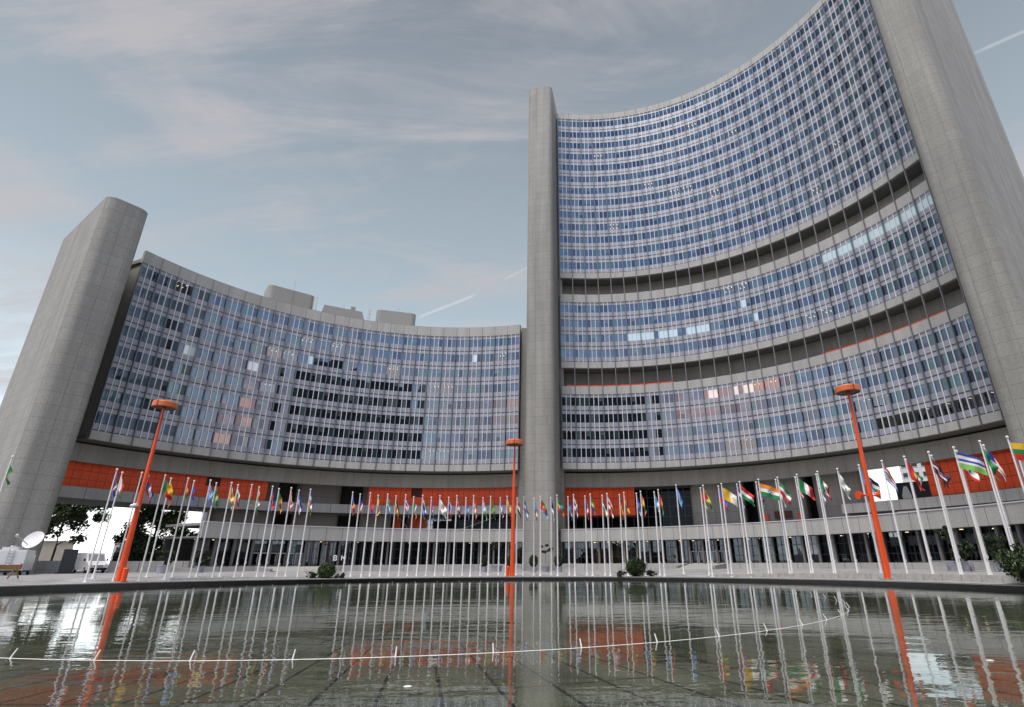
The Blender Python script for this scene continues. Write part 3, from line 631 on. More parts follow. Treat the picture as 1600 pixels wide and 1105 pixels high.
def pool_floor_mat():
    m = mat('pool_floor_slabs', (.2, .2, .2), .7); N, L = nt(m); b = N['Principled BSDF']; t = N.new('ShaderNodeTexCoord')
    sp = N.new('ShaderNodeSeparateXYZ'); L.new(t.outputs['Object'], sp.inputs[0])
    def mth(op, a, b_=None):
        n = N.new('ShaderNodeMath'); n.operation = op
        for i, v in enumerate((a, b_)):
            if v is None: continue
            if isinstance(v, (int, float)): n.inputs[i].default_value = v
            else: L.new(v, n.inputs[i])
        return n.outputs[0]
    x = mth('SUBTRACT', sp.outputs[0], -7.2); y = mth('SUBTRACT', sp.outputs[1], 33.0)
    an = mth('MULTIPLY', mth('ARCTAN2', x, mth('MULTIPLY', y, -1.)), 160/(2*pi)); rr = mth('DIVIDE', mth('SQRT', mth('ADD', mth('MULTIPLY', x, x), mth('MULTIPLY', y, y))), 5.4)
    la = mth('GREATER_THAN', mth('ABSOLUTE', mth('SUBTRACT', mth('FRACT', mth('ADD', an, 200.13)), .5)), .465)
    lb = mth('GREATER_THAN', mth('ABSOLUTE', mth('SUBTRACT', mth('FRACT', mth('ADD', rr, .60)), .5)), .4955)
    br = N.new('ShaderNodeMix'); br.data_type = 'RGBA'; L.new(mth('MAXIMUM', la, lb), br.inputs[0]); br.inputs[6].default_value = (.105, .112, .092, 1); br.inputs[7].default_value = (.004, .004, .004, 1)
    n = N.new('ShaderNodeTexNoise'); n.inputs['Scale'].default_value = 26; n.inputs['Detail'].default_value = 3; n.inputs['Roughness'].default_value = .8; L.new(t.outputs['Object'], n.inputs['Vector'])
    r = N.new('ShaderNodeMapRange'); r.inputs[1].default_value = .35; r.inputs[2].default_value = .68; r.inputs[3].default_value = .35; r.inputs[4].default_value = 1.9; L.new(n.outputs['Fac'], r.inputs[0])
    n2 = N.new('ShaderNodeTexNoise'); n2.inputs['Scale'].default_value = .5; n2.inputs['Detail'].default_value = 5; L.new(t.outputs['Object'], n2.inputs['Vector'])
    r2 = N.new('ShaderNodeMapRange'); r2.inputs[1].default_value = .3; r2.inputs[2].default_value = .7; r2.inputs[3].default_value = .55; r2.inputs[4].default_value = 1.3; L.new(n2.outputs['Fac'], r2.inputs[0])
    v = N.new('ShaderNodeVectorMath'); v.operation = 'SCALE'; L.new(br.outputs[2], v.inputs[0]); L.new(r.outputs[0], v.inputs['Scale'])
    v2 = N.new('ShaderNodeVectorMath'); v2.operation = 'SCALE'; L.new(v.outputs[0], v2.inputs[0]); L.new(r2.outputs[0], v2.inputs['Scale']); L.new(v2.outputs[0], b.inputs['Base Color'])
    return m
polar('pool_floor', pool_floor_mat(), [.01, 8, 16, 24, RP+.05], lambda r, x, y: -.28, 96)
def water_mat():
    m = bpy.data.materials.new('pool_water'); N, L = nt(m); N.remove(N['Principled BSDF'])
    t = N.new('ShaderNodeTexCoord')
    n1 = N.new('ShaderNodeTexNoise'); n1.inputs['Scale'].default_value = RIP[0]; n1.inputs['Detail'].default_value = 3; n1.inputs['Roughness'].default_value = .55; L.new(t.outputs['Object'], n1.inputs['Vector'])
    mp = N.new('ShaderNodeMapping'); mp.inputs['Scale'].default_value = (.55, 1.5, 1); mp.inputs['Rotation'].default_value = (0, 0, R_(12)); L.new(t.outputs['Object'], mp.inputs['Vector'])
    n2 = N.new('ShaderNodeTexNoise'); n2.inputs['Scale'].default_value = RIP[1]; n2.inputs['Detail'].default_value = 2; L.new(mp.outputs[0], n2.inputs['Vector'])
    n3 = N.new('ShaderNodeTexNoise'); n3.inputs['Scale'].default_value = .22; n3.inputs['Detail'].default_value = 3; L.new(mp.outputs[0], n3.inputs['Vector'])
    calm = N.new('ShaderNodeMapRange'); calm.inputs[1].default_value = .38; calm.inputs[2].default_value = .62; calm.inputs[3].default_value = .45; calm.inputs[4].default_value = 1.3; L.new(n3.outputs['Fac'], calm.inputs[0])
    a = N.new('ShaderNodeMath'); a.operation = 'MULTIPLY_ADD'; L.new(n1.outputs['Fac'], a.inputs[0]); a.inputs[1].default_value = RIP[2]; L.new(n2.outputs['Fac'], a.inputs[2])
    a2 = N.new('ShaderNodeMath'); a2.operation = 'MULTIPLY'; L.new(a.outputs[0], a2.inputs[0]); L.new(calm.outputs[0], a2.inputs[1])
    bp = N.new('ShaderNodeBump'); bp.inputs['Strength'].default_value = 1; bp.inputs['Distance'].default_value = RIP[3]; L.new(a2.outputs[0], bp.inputs['Height'])
    fr = N.new('ShaderNodeFresnel'); fr.inputs['IOR'].default_value = 1.75; L.new(bp.outputs[0], fr.inputs['Normal'])
    tr = N.new('ShaderNodeBsdfTransparent'); tr.inputs['Color'].default_value = (.90, .93, .87, 1)
    gl = N.new('ShaderNodeBsdfGlossy'); gl.inputs['Color'].default_value = (.92, .95, .95, 1); gl.inputs['Roughness'].default_value = .012; L.new(bp.outputs[0], gl.inputs['Normal'])
    x = N.new('ShaderNodeMixShader'); L.new(fr.outputs[0], x.inputs[0]); L.new(tr.outputs[0], x.inputs[1]); L.new(gl.outputs[0], x.inputs[2]); L.new(x.outputs[0], N['Material Output'].inputs['Surface'])
    return m
polar('water', water_mat(), [.01, RP+.04], lambda r, x, y: 0, 128)

# ------------------------------------------------------------------ fountain pipes in the pool
def fountain(cx, cy, r, n, label, a_off=0):
    t = thing('fountain_pipe', label, 'fountain pipe', (cx, cy, 0)); b = MB()
    b.path([(cx+r*cos(2*pi*k/160), cy+r*sin(2*pi*k/160), -.007-.045*sstep((cy+r*sin(2*pi*k/160)-19)/9)) for k in range(160)], .012, 8, close=True); b.build('ring_pipe', M['white'], t, True)
    for k in range(n):
        a = 2*pi*(k+a_off)/n; x, y = cx+r*cos(a), cy+r*sin(a); b = MB()
        b.tube((x, y, -.02), (x-.09*cos(a), y-.09*sin(a), .155), .016, .012, 8); b.build('nozzle', M['white'], t)
fountain(-6.33, 30.51, 19.39, 66, 'white ring pipe with short slanted nozzles lying in the pool water', .35)

# ------------------------------------------------------------------ flagpoles and flags
FLAGS = '''green flag with a small red disc|p:G d:R|78
dark blue flag with a gold middle band|v:BYB|76
red over green flag with white hoist pattern|h:RRG b:W|62
black, gold and red upright bands beside the orange lamp post|v:KYR|80
navy flag with a large white disc and thin red edges|h:RNNNNNNR d:W,.5,.5,.33|55
yellow over red flag with green hoist band|h:YR b:G|52
yellow and orange flag split corner to corner|D:YO|72
red, yellow and green flag with a dark centre mark|h:RYG d:K,.5,.5,.15|78
blue flag with a yellow triangle|p:B T:Y|78
light blue flag with a white edged black band|h:bbbbWKKWbbbb|66
green flag with a yellow disc and blue core|p:G d:Y,.5,.5,.36 d:B,.5,.5,.17|80
yellow flag crossed by white and black slanting bands|p:Y s:W s2:K|70
white, green and red level bands, limp|h:WGR|80
red over green flag with a tiny yellow disc|h:RG d:Y,.5,.5,.14|80
white saltire between red and green fields|D2:RG x:W|80
blue edged red flag with a white blob|h:BRRB d:W,.5,.5,.2|80
green, red and yellow upright bands|v:GRY|68
red and white flag with a red leaf shape|v:RWWR d:R,.5,.5,.17|82
blue flag with low white and red stripes|h:BBBWRWB|82
blue, white, green and yellow stripes cut by red|h:BWGY V:R|78
blue, yellow and red upright bands, limp|v:BYR|80
white over red flag with a blue corner|h:WR k:B|80
plain red flag with a small yellow corner star|p:R d:Y,.2,.25,.12|78
yellow, blue and red level bands, yellow widest|h:YYBR|82
teal, white and blue flag|h:TTWB|78
black, yellow and red level bands|h:KYR|82
blue edged white flag with red middle stripe|h:BWRRWB|82
green, white and orange upright bands|v:GWO|76
white flag with a broad blue middle|h:WBBW|78
blue and white striped flag with a red hoist triangle|h:BWBWB t:R|80
white flag with an orange island shape|p:W d:O,.5,.4,.2|58
white over red flag with a blue hoist triangle|h:WR t:B|80
red flag edged in blue and white with a white disc|h:BWRRRRWB d:W,.35,.5,.2|76
light blue flag with a red slanting stripe|p:b s:R|82
red flag with a white cross|p:R c:W|76
sky blue over light green flag with white hoist triangle|h:bL t:W|80
green flag with a yellow cross|p:G c:Y c2:K|80
blue over red flag with a white cross|h:BR c:W|82
yellow, blue and red flag with a dark crest|h:YYBR d:K,.5,.45,.17|74
red, white and black level bands|h:RWK|68
blue, white and blue level bands|h:BWB|70
green, white and red bands with a blue hoist triangle|h:GWR t:b|72
green and light blue flag with a long red triangle|h:Gb t1:R d:Y,.25,.5,.12|58
blue, black and white level bands|h:BKW|72
green, yellow and red bands with a blue disc|h:GYR d:B,.5,.5,.22|62
light blue flag with a red and blue corner|p:b k:N d:R,.2,.25,.12|78
white flag with a blue cross|p:W c:B|74
blue, white and red upright bands|v:BWR|76
green, yellow and blue level bands|h:GYB|72
black, white and green level bands|h:KWG|82
white flag with a red cross|p:W c:R|62
black, red and gold level bands|h:KRY|80
red, yellow and green bands with a black star dot|h:RYG d:K,.5,.5,.16|76
blue and white striped flag with a blue corner|h:BWBWBWBWB k:B|76
red edged flag of yellow and green triangles|D:YG E:R|72
light blue, white and light blue upright bands|v:bWb|80
red, yellow and green upright bands|v:RYG|72
light blue flag with a white emblem on a pole set back alone|p:b d:W,.5,.5,.25|84
yellow over green flag with a red hoist band|h:YG b:R|82
green flag with long yellow and red triangles|p:G t1:Y t:R|64
blue over red flag with a small white panel|h:BR d:W,.5,.5,.16|66
orange yellow and white halves, blown out|v:YYWW d:Y,.75,.5,.14|40
blue and white banded flag with blue dots|h:BWB d:b,.5,.5,.14|80
red, white and green level bands, blown out|h:RWG|48
dark blue flag with a red cross edged white|p:N c:W c2:R|80
orange, white and green bands with a blue wheel, flying straight|h:OWG d:B,.5,.5,.13 d:W,.5,.5,.08|22
red over white flag, limp|h:RW|72
green, white and red level bands, swept sideways|h:GWR|55
red, white and black bands with green marks|h:RWK d:G,.5,.5,.13|82
green, white and red upright bands, blown out|v:GWR|45
white flag with two blue stripes|h:WBWWWBW d:B,.5,.5,.14|72
green, white and red upright bands with brown crest|v:GWR d:M,.5,.5,.12|62
white flag with a green emblem|p:W d:G,.6,.6,.2|70
sky blue flag with a yellow sun|p:b d:Y,.5,.5,.2|62
red flag over blue and white waves|h:RRWBWBWB d:Y,.5,.3,.13|66
black, white and green bands with a red triangle, behind the lamp post|h:KWG t:R|38
bright red flag with a yellow sun|p:R d:Y,.5,.5,.2|66
green, white and red bands with a black hoist wedge|h:GWR t:K|54
dark maroon flag with a white stripe|h:MMWMM|58
red edged dark blue flag with a white disc|h:MNNM d:W,.5,.5,.2|56
blue, white and green flag with white stripes, streaming far out|h:BWBWLL|26
white flag with red edges and a green tree|h:RWWR d:G,.5,.5,.17|50
plain green flag|p:G|76
red and white striped flag with a blue corner|h:RWRWRWRWRWR k:B|62
yellow, green and red bands, flying straight at the right edge|h:YGR|14'''.split('\n')
FC = dict(R=(.55, .02, .02), G=(.01, .22, .07), B=(.015, .06, .42), N=(.012, .02, .13), b=(.12, .36, .75), Y=(.80, .48, .02), W=(.80, .80, .80), K=(.012, .012, .014), O=(.80, .25, .02), M=(.10, .008, .016), T=(.08, .42, .36), L=(.22, .55, .12))
FM = {}
def fmat(c):
    if c not in FM: FM[c] = mat('flag_cloth_'+{'R': 'red', 'G': 'green', 'B': 'blue', 'N': 'navy', 'b': 'light_blue', 'Y': 'yellow', 'W': 'white', 'K': 'black', 'O': 'orange', 'M': 'maroon', 'T': 'teal', 'L': 'light_green'}[c], FC[c], .7, nscale=9, namt=.08)
    return FM[c]
def design(spec, u, v):
    c = 'W'
    for tok in spec.split():
        k, a = tok.split(':')
        if k == 'p': c = a
        elif k == 'h': c = a[min(len(a)-1, int(v*len(a)))]
        elif k == 'v': c = a[min(len(a)-1, int(u*len(a)))]
        elif k == 'D': c = a[0] if v < 1-u else a[1]
        elif k == 'D2': c = a[0] if (v-.5)**2 > (u-.5)**2 else a[1]
        elif k == 'd':
            q = a.split(','); cx, cy, r = (float(z) for z in (q[1:] or (.5, .5, .28)))
            if ((u-cx)*1.6)**2+(v-cy)**2 < r*r: c = q[0]
        elif k == 't' and u < .42*(1-abs(2*v-1)): c = a
        elif k == 't1' and u < .95*(1-abs(2*v-1)): c = a
        elif k == 'T' and .25+.6*v > u > .25+.1*0 and u > .3 and v < (u-.25)/.55: c = a
        elif k == 'c' and (abs(u-.38) < .085 or abs(v-.5) < .13): c = a
        elif k == 'c2' and (abs(u-.38) < .04 or abs(v-.5) < .06): c = a
        elif k == 'x' and abs(abs(v-.5)-abs(u-.5)) < .13: c = a
        elif k == 's' and abs(v-u) < .2: c = a
        elif k == 's2' and 0 < v-u < .2: c = a
        elif k == 'b' and u < .28: c = a
        elif k == 'V' and abs(u-.5) < .1: c = a
        elif k == 'k' and u < .42 and v < .5: c = a
        elif k == 'E' and (v < .12 or v > .88 or u < .08 or u > .92): c = a
    return c
def make_flag(i, x, y, zt, label, spec, droop):
    rnd = random.Random(100+i); nu, nv = 20, 14; hoist, fly = 1.08, 1.70
    droop = min(droop, 70+(i*7) % 9); th = R_(droop); wa = rnd.uniform(-.5, .15) if droop > 45 else rnd.uniform(-.35, .05)
    dx, dy = cos(wa), sin(wa); limp = sin(th); A = .05+.085*limp; ph = rnd.random()*6; kf = rnd.uniform(1.3, 2.2)
    b = MB(); cols = []; V = []
    for j in range(nv+1):
        for k in range(nu+1):
            u, v = k/nu, j/nv
            ht = th*(1-.45*math.exp(-3*u)) + .10*sin(2.3*u+ph)*limp
            run = fly*u
            X = run*cos(ht)*(1-.32*limp*limp) + .05*limp*u*sin(5*v+ph); Z = -run*sin(ht)*.82 - hoist*v*(1-.18*limp*u)
            fold = A*u**.7*sin(2*pi*(kf*(u*.7+.55*v*limp))+ph) + .03*sin(9*u+4*v+ph)*u
            X += .35*abs(fold)*limp*(1 if v < .5 else -.5)
            V.append((x+.05*dx+X*dx-fold*dy, y+.05*dy+X*dy+fold*dx, zt-.38+Z))
    b.v = V
    for j in range(nv):
        for k in range(nu):
            q = j*(nu+1)+k; b.f.append((q, q+1, q+nu+2, q+nu+1)); b.u.append(None)
            c = design(spec, (k+.5)/nu, (j+.5)/nv)
            if c not in cols: cols.append(c)
            b.m.append(cols.index(c))
    o = b.build('flag', [fmat(c) for c in cols], None, True, (x, y, zt-.38))
    tag(o, label, 'flag', 'flags of many colours flown round the pool')
pole0 = None
for i, (x, y, zt) in enumerate(POLES):
    z = gz(math.hypot(x-PC[0], y-PC[1]), x, y)
    if i == 57: z = g(x, y)
    if i < len(FLAGS):
        lab, spec, dr = FLAGS[i].split('|'); make_flag(i, x, y, zt, lab if len(lab.split()) > 3 else lab+' hung limp', spec, float(dr))
        short = lab.split(',')[0].replace(' beside the orange lamp post', '')
        pl = 'white flagpole flying the '+' '.join(lab.replace(',', '').split()[:11])
    else: pl = 'white flagpole with no flag in view at the far right edge'
    if pole0 is None:
        b = MB(); b.tube((x, y, z-.1), (x, y, z+7.9), .068, .04, 12)
        pole0 = b.build('flagpole', M['pole'], None, True, (x, y, z)); tag(pole0, pl, 'flagpole', 'white flagpoles in two rows round the pool')
        b = MB(); b.ball((x, y, z+7.98), .085, 6); b.build('finial', M['pole'], pole0, True)
        b = MB(); b.lathe((x, y, z), [(.001, .05), (.17, .05), (.17, -.05)], 12); b.tube((x, y, z), (x, y, z+.28), .105, .09, 12); b.build('base', M['pole'], pole0)
        b = MB(); b.path([(x+.09, y-.05, z+1.3), (x+.075, y-.05, z+7.8)], .008, 4); b.box((x+.1, y-.02, z+1.1), .05, .05, .2); b.build('halyard', M['white_frame'], pole0)
        h0 = zt-z; pole0.scale = (1, 1, h0/8.02)
    else: dup(pole0, (x, y, z), pl, (1, 1, (zt-z)/8.02))

# ------------------------------------------------------------------ three orange lamps
def lamp(x, y, z, zt, label, horn=None, box=0):
    t = thing('street_lamp', label, 'street lamp', (x, y, z), 'tall orange lamps round the pool'); H = zt-z
    b = MB(); b.tube((x, y, z-.2), (x, y, z+H-.5), .25, .088, 16); b.build('pole', M['orange_paint'], t, True)
    b = MB(); b.box((x, y, z-.25), .9, .75, .27); b.build('base_block', M['conc_plain'], t)
    b = MB(); R = .92; b.lathe((x, y, z+H), [(.001, 0), (R*.8, 0), (R*.97, -.06), (R, -.14), (R, -.50), (R*.96, -.55)], 28); b.build('lamp_drum', M['orange_lamp'], t, True)
    b = MB(); b.lathe((x, y, z+H), [(R*.96, -.55), (R*.9, -.50), (.2, -.46), (.13, -.52)], 28); b.build('reflector', M['brown'], t, True)
    b = MB(); b.box((x, y-R-.01, z+H-.54), .05, .03, .5); b.build('seam', M['brown'], t)
    if box: b = MB(); b.tube((x+box, y-.15, z), (x+box, y-.15, z+.9), .19, .19, 12); b.tube((x+box, y-.15, z+.9), (x+box, y-.15, z+.98), .21, .16, 12); b.build('service_box', M['orange_paint'], t)
    if horn == 'horn':
        zz = z+H*.40
        for s in (-1, .55):
            b = MB(); b.tube((x+s*.2, y-.05, zz), (x+s*.62, y-.12, zz+.03), .05, .08, 12); b.tube((x+s*.55, y-.11, zz+.03), (x+s*1.05, y-.2, zz+.05), .09, .32, 14); b.build('loudspeaker', M['orange_paint'], t, True)
    if horn == 'flood':
        b = MB(); b.tube((x-.35, y-.3, z+5.6), (x+.15, y-.35, z+5.7), .14, .14, 12); b.build('floodlight', M['white'], t, True)
lamp(-33.35, 44.75, .40, 14.75, 'orange mast lamp leaning tallest beside the trees, with a white floodlight part way up', 'flood', .46)
lamp(-3.90, 58.0, .28, 14.05, 'orange mast lamp standing in front of the middle stair pylon', None, -.46)
lamp(24.25, 41.8, .36, 14.85, 'orange mast lamp with horn loudspeakers in front of the tall tower', 'horn')

# ------------------------------------------------------------------ planting
def leaves(b, c, rx, ry, rz, n, size, mats=2, rnd=random, hollow=.45, clumps=0):
    cs = []
    if clumps:
        for _ in range(clumps):
            while 1:
                p = Vector((rnd.uniform(-1, 1), rnd.uniform(-1, 1), rnd.uniform(-1, 1)))
                if .25 < p.length < 1: break
            cs.append((p, rnd.uniform(.18, .34), rnd.randrange(mats)))
    for _ in range(n):
        if cs:
            p0, r, mi = rnd.choice(cs); q = Vector((rnd.gauss(0, 1), rnd.gauss(0, 1), rnd.gauss(0, .7))).normalized()*r*rnd.random()**.4; p = p0+q
            mi = mi if rnd.random() < .75 else rnd.randrange(mats)
        else:
            p = Vector((rnd.gauss(0, 1), rnd.gauss(0, 1), rnd.gauss(0, 1))).normalized()*(hollow+(1-hollow)*rnd.random()**.6)*rnd.uniform(.85, 1.08); mi = rnd.randrange(mats)
        o = Vector((c[0]+p.x*rx, c[1]+p.y*ry, c[2]+p.z*rz)); a = Vector((rnd.gauss(0, 1), rnd.gauss(0, 1), rnd.gauss(0, 1))).normalized(); d = a.orthogonal().normalized(); e = a.cross(d)
        s = size*rnd.uniform(.6, 1.3); b.quad(o-d*s, o+e*s*.5, o+d*s, o-e*s*.5, mi)
def tree(label, x, y, h, cr, cz, rz, n, seed, leaf=.22, clumps=34, group='trees beyond the plaza'):
    rnd = random.Random(seed); z = g(x, y); t = thing('broadleaf_tree', label, 'tree', (x, y, z), group)
    b = MB(); b.path([(x, y, z-.2), (x+.1, y, z+h*.25), (x-.05, y+.1, z+h*.5), (x+.1, y, z+h*.8)], .16, 8)
    for k in range(9):
        a = k*2.4; q = z+h*(.3+.05*k); b.tube((x, y, q), (x+cos(a)*cr*.75, y+sin(a)*cr*.75, q+h*.18), .09, .02, 6)
    b.build('trunk', M['bark'], t)
    b = MB(); leaves(b, (x, y, z+cz), cr, cr, rz, n, leaf, 3, rnd, .3, clumps); b.build('crown', [M['leafA'], M['leafB'], M['leafD']], t)
tree('dark broad tree in full leaf seen under the left block through the opening', -60.8, 86.5, 10, 4.6, 5.3, 4.9, 11000, 1)
tree('tree crown peeping out behind the left stair pylon', -74.2, 85, 12, 4.9, 7.9, 4.2, 10000, 2)
tree('smaller tree standing right of the dark broad tree by the entrance', -53.6, 88.5, 6.5, 2.3, 3.6, 2.6, 3500, 3, .18, 16)
tree('low bushy tree behind the white van', -69, 97, 5, 3.6, 3.0, 1.9, 4000, 4, .22, 16)
tree('distant tree left of the dark broad tree above the wall', -66, 92, 5.5, 2.6, 3.2, 2.2, 3500, 5, .2, 14)
def bush(label, x, y, z, rx, rz, n, seed, side=0, mats=('leafA', 'leafB'), sz=.075, name='round_bush'):
    rnd = random.Random(seed); t = thing(name, label, 'bush', (x, y, z), 'bushes on the pool rim'); b = MB()
    for k in range(7): b.tube((x, y, z-.05), (x+rnd.uniform(-.5, .5)*rx, y+rnd.uniform(-.4, .4)*rx, z+rz*rnd.uniform(.7, 1.3)), .025, .01, 5)
    b.build('stems', M['bark'], t)
    b = MB(); leaves(b, (x, y, z+rz*.92), rx, rx*.9, rz, n*5//6, sz, len(mats), rnd, .5); leaves(b, (x, y, z+rz*.95), rx*1.02, rx*.9, rz, n//6, sz*1.2, len(mats), rnd, .4, 40); b.build('foliage', [M[m] for m in mats], t)
    if side:
        for s in (-1, 1):
            b = MB(); leaves(b, (x+s*side, y-.1, z+.22), .5, .4, .30, n//6, sz*1., 2, rnd, .0, 18)
            for k in range(26): b.path([(x+s*side, y-.1, z), (x+s*side+rnd.uniform(-.75, .75), y-.1+rnd.uniform(-.4, .4), z+rnd.uniform(.35, .85))], .008, 4, 1)
            b.build('side_shrub', [M['leafC'], M['leafD']], t)
bush('clipped round bush flanked by reddish shrubs, on the far rim left of the middle', -21.4, 55.0, .30, .82, .72, 5200, 7, 1.35)
bush('clipped round bush flanked by reddish shrubs, on the far rim below the red flags', 8.1, 55.2, .30, .98, .86, 5600, 8, 1.5, ('leafA', 'leafD'))
bush('big loose dark bush at the right end of the pool rim', 27.6, 32.2, .35, 2.1, 1.05, 14000, 9, 0, ('leafA', 'leafD', 'leafB'), .09, 'loose_bush')
def pot(x, y, label, kind, seed, s=1.):
    rnd = random.Random(seed); z = g(x, y); t = thing('potted_plant', label, 'potted plant', (x, y, z), 'planters along the terrace wall')
    b = MB(); b.lathe((x, y, z), [(.001, .0), (.42*s, .0), (.5*s, .62*s), (.54*s, .66*s), (.54*s, .72*s), (.46*s, .72*s), (.44*s, .6*s), (.001, .6*s)], 18); b.build('pot', M['potgrey'], t, False)
    if kind == 'ball':
        b = MB(); leaves(b, (x, y, z+1.45*s), .62*s, .62*s, .85*s, 2600, .085, 2, rnd, .5); b.build('foliage', [M['leafD'], M['leafA']], t)
    elif kind == 'standard':
        b = MB(); b.path([(x, y, z+.5), (x+.03, y, z+1.5*s), (x-.02, y, z+2.6*s)], .03, 6); b.build('stem', M['bark'], t)
        b = MB(); leaves(b, (x, y, z+2.85*s), .85*s, .7*s, .5*s, 1700, .10, 2, rnd, .1, 9); b.build('foliage', [M['leafA'], M['leafD']], t)
    else:
        b = MB(); b.path([(x, y, z+.5), (x+.1, y, z+1.6)], .05, 6); b.build('stem', M['bark'], t)
        b = MB(); leaves(b, (x, y, z+1.5*s), 1.0*s, .8*s, .8*s, 2600, .10, 2, rnd, .2, 16); b.build('foliage', [M['leafD'], M['leafD2']], t)
def ring_pt(px_az, D): a = R_(px_az); return D*sin(a), D*cos(a)
for az, D, lab, kd, sd, s in (
    (-34.0, 75, 'dark loose shrub in a pale tub left of the glazed corner', 'loose', 21, 1.1), (-31.4, 77, 'rounded shrub in a pale tub by the corner of the entrance building', 'loose', 22, .95),
    (-6.65, 84, 'slim dark topiary in a grey pot left of the orange middle lamp', 'ball', 23, 1.), (-4.15, 84, 'dark topiary in a grey pot half hidden by the orange middle lamp', 'ball', 24, .95),
    (-1.75, 78, 'round topiary in a grey pot at the left foot of the middle pylon', 'ball', 25, 1.), (-.55, 80, 'thin standard tree with a flat tuft before the middle pylon', 'standard', 26, 1.1), (.75, 78, 'round topiary in a grey pot at the right foot of the middle pylon', 'ball', 27, 1.),
    (35.75, 63, 'tall shrub in a grey tub between the benches at right', 'loose', 28, 1.15), (38.2, 61, 'wide sprawling shrub in a large grey tub at right', 'loose', 29, 1.3)):
    x, y = ring_pt(az, D); pot(x, y, lab, kd, sd, s)
for az, D, lab in ((34.9, 66, 'tall potted tree rising in front of the right hand glazing'), (-5.3, 86, 'leafy potted tree before the blue glazing left of the middle lamp')):
    x, y = ring_pt(az, D); pot(x, y, lab, 'standard', int(D), 1.2)
# ------------------------------------------------------------------ benches
bench0 = None
for az, D, lab in ((-8.2, 88, 'slatted bench left of the slim topiary'), (-5.4, 88, 'slatted bench between the two dark topiaries'), (-2.9, 86, 'slatted bench left of the middle pylon foot'), (1.9, 86, 'slatted bench right of the middle pylon foot'), (34.1, 64, 'slatted bench at right, nearest the horn lamp'), (36.8, 62, 'slatted bench at right between two grey tubs')):
    x, y = ring_pt(az, D); z = g(x, y); rz = -R_(az)
    if bench0: dup(bench0, (x, y, z), lab, rotz=rz); continue
    bench0 = thing('bench', lab, 'bench', (x, y, z), 'benches along the terrace wall')
    b = MB()
    for k in range(5): b.box((x, y-.2+k*.1, z+.43), 1.9, .07, .035)
    b.build('seat', M['steel'], bench0); b = MB()
    for k in range(4): b.box((x, y+.28+.02*k, z+.52+.1*k), 1.9, .03, .07)
    b.build('backrest', M['steel'], bench0)
    for s in (-.75, .75):
        b = MB(); b.box((x+s, y-.18, z), .06, .06, .43); b.box((x+s, y+.25, z), .06, .06, .9); b.box((x+s, y+.03, z+.38), .06, .44, .05); b.build('leg', M['steel'], bench0)
    bench0.rotation_euler = (0, 0, rz)

# ------------------------------------------------------------------ vehicles and clutter at the left
def wheel(t, x, y, z, r, cx, sy):
    b = MB(); b.tube((x, y-.11, z+r), (x, y+.11, z+r), r, r, 18); w = b.build('wheel', M['rubber'], t)
    b = MB(); b.tube((x, y-.12, z+r), (x, y+.12, z+r), r*.6, r*.6, 14); b.build('rim', M['steel'], w)
def van(x, y, z, rz, label, rack=False):
    """box van pointing along -Y before rotation"""
    t = thing('white_van', label, 'van', (x, y, z), 'white vans parked at the left'); L2, W2, H = 2.6, .97, 2.25
    prof = [(-2.6, .45), (-2.62, .85), (-2.45, 1.08), (-1.75, 1.25), (-1.05, 2.1), (-.8, 2.22), (2.5, 2.25), (2.6, 2.0), (2.62, .4), (-2.5, .32)]
    b = MB(); n = len(prof)
    def sec(s, inset): return [(x+s*(W2-(inset if pz > 1.3 else 0)), y+py, z+pz) for py, pz in prof]
    A, B = sec(-1, .09), sec(1, .09); b.poly(A, 0); b.poly(B[::-1], 0)
    for k in range(n): q = (k+1) % n; b.quad(A[k], B[k], B[q], A[q])
    b.build('body', M['white'], t)
    b = MB(); b.quad((x-.78, y-1.71, z+1.34), (x+.78, y-1.71, z+1.34), (x+.74, y-1.12, z+2.06), (x-.74, y-1.12, z+2.06)); b.build('windscreen', M['carglass'], t)
    for s in (-1, 1):
        b = MB(); q = [(-1.45, 1.35), (-.5, 1.35), (-.5, 1.95), (-1.0, 1.95)]; q = q if s > 0 else q[::-1]
        b.poly([(x+s*(W2-.075-.0*pz), y+py, z+pz) for py, pz in q]); b.build('side_window', M['carglass'], t)
        b = MB(); b.ball((x+s*.72, y-2.55, z+.9), .14, 6); b.build('headlight', M['headlight'], t, True)
        b = MB(); b.box((x+s*(W2+.13), y-1.5, z+1.3), .16, .08, .28); b.build('mirror', M['rubber'], t)
        for yy in (-1.7, 1.6): wheel(t, x+s*.86, y+yy, z, .33, 0, 0)
    for w in [o for o in t.children if o.name.startswith('wheel')]: pass
    b = MB(); b.box((x, y-2.6, z+.3), 1.8, .12, .28); b.build('bumper', M['rubber'], t)
    b = MB(); b.box((x, y-2.64, z+.72), .9, .04, .12); b.build('grille', M['rubber'], t)
    t.rotation_euler = (0, 0, rz); return t
def wheel(t, x, y, z, r, a, c_):
    b = MB(); b.tube((x-.11, y, z+r), (x+.11, y, z+r), r, r, 18); w = b.build('wheel', M['rubber'], t)
    b = MB(); b.tube((x-.12, y, z+r), (x+.12, y, z+r), r*.6, r*.6, 14); b.build('rim', M['steel'], w)
vx, vy = ring_pt(-38.75, 87); van(vx, vy, g(vx, vy), R_(34+22), 'white van facing the pool, parked beside the dark box')
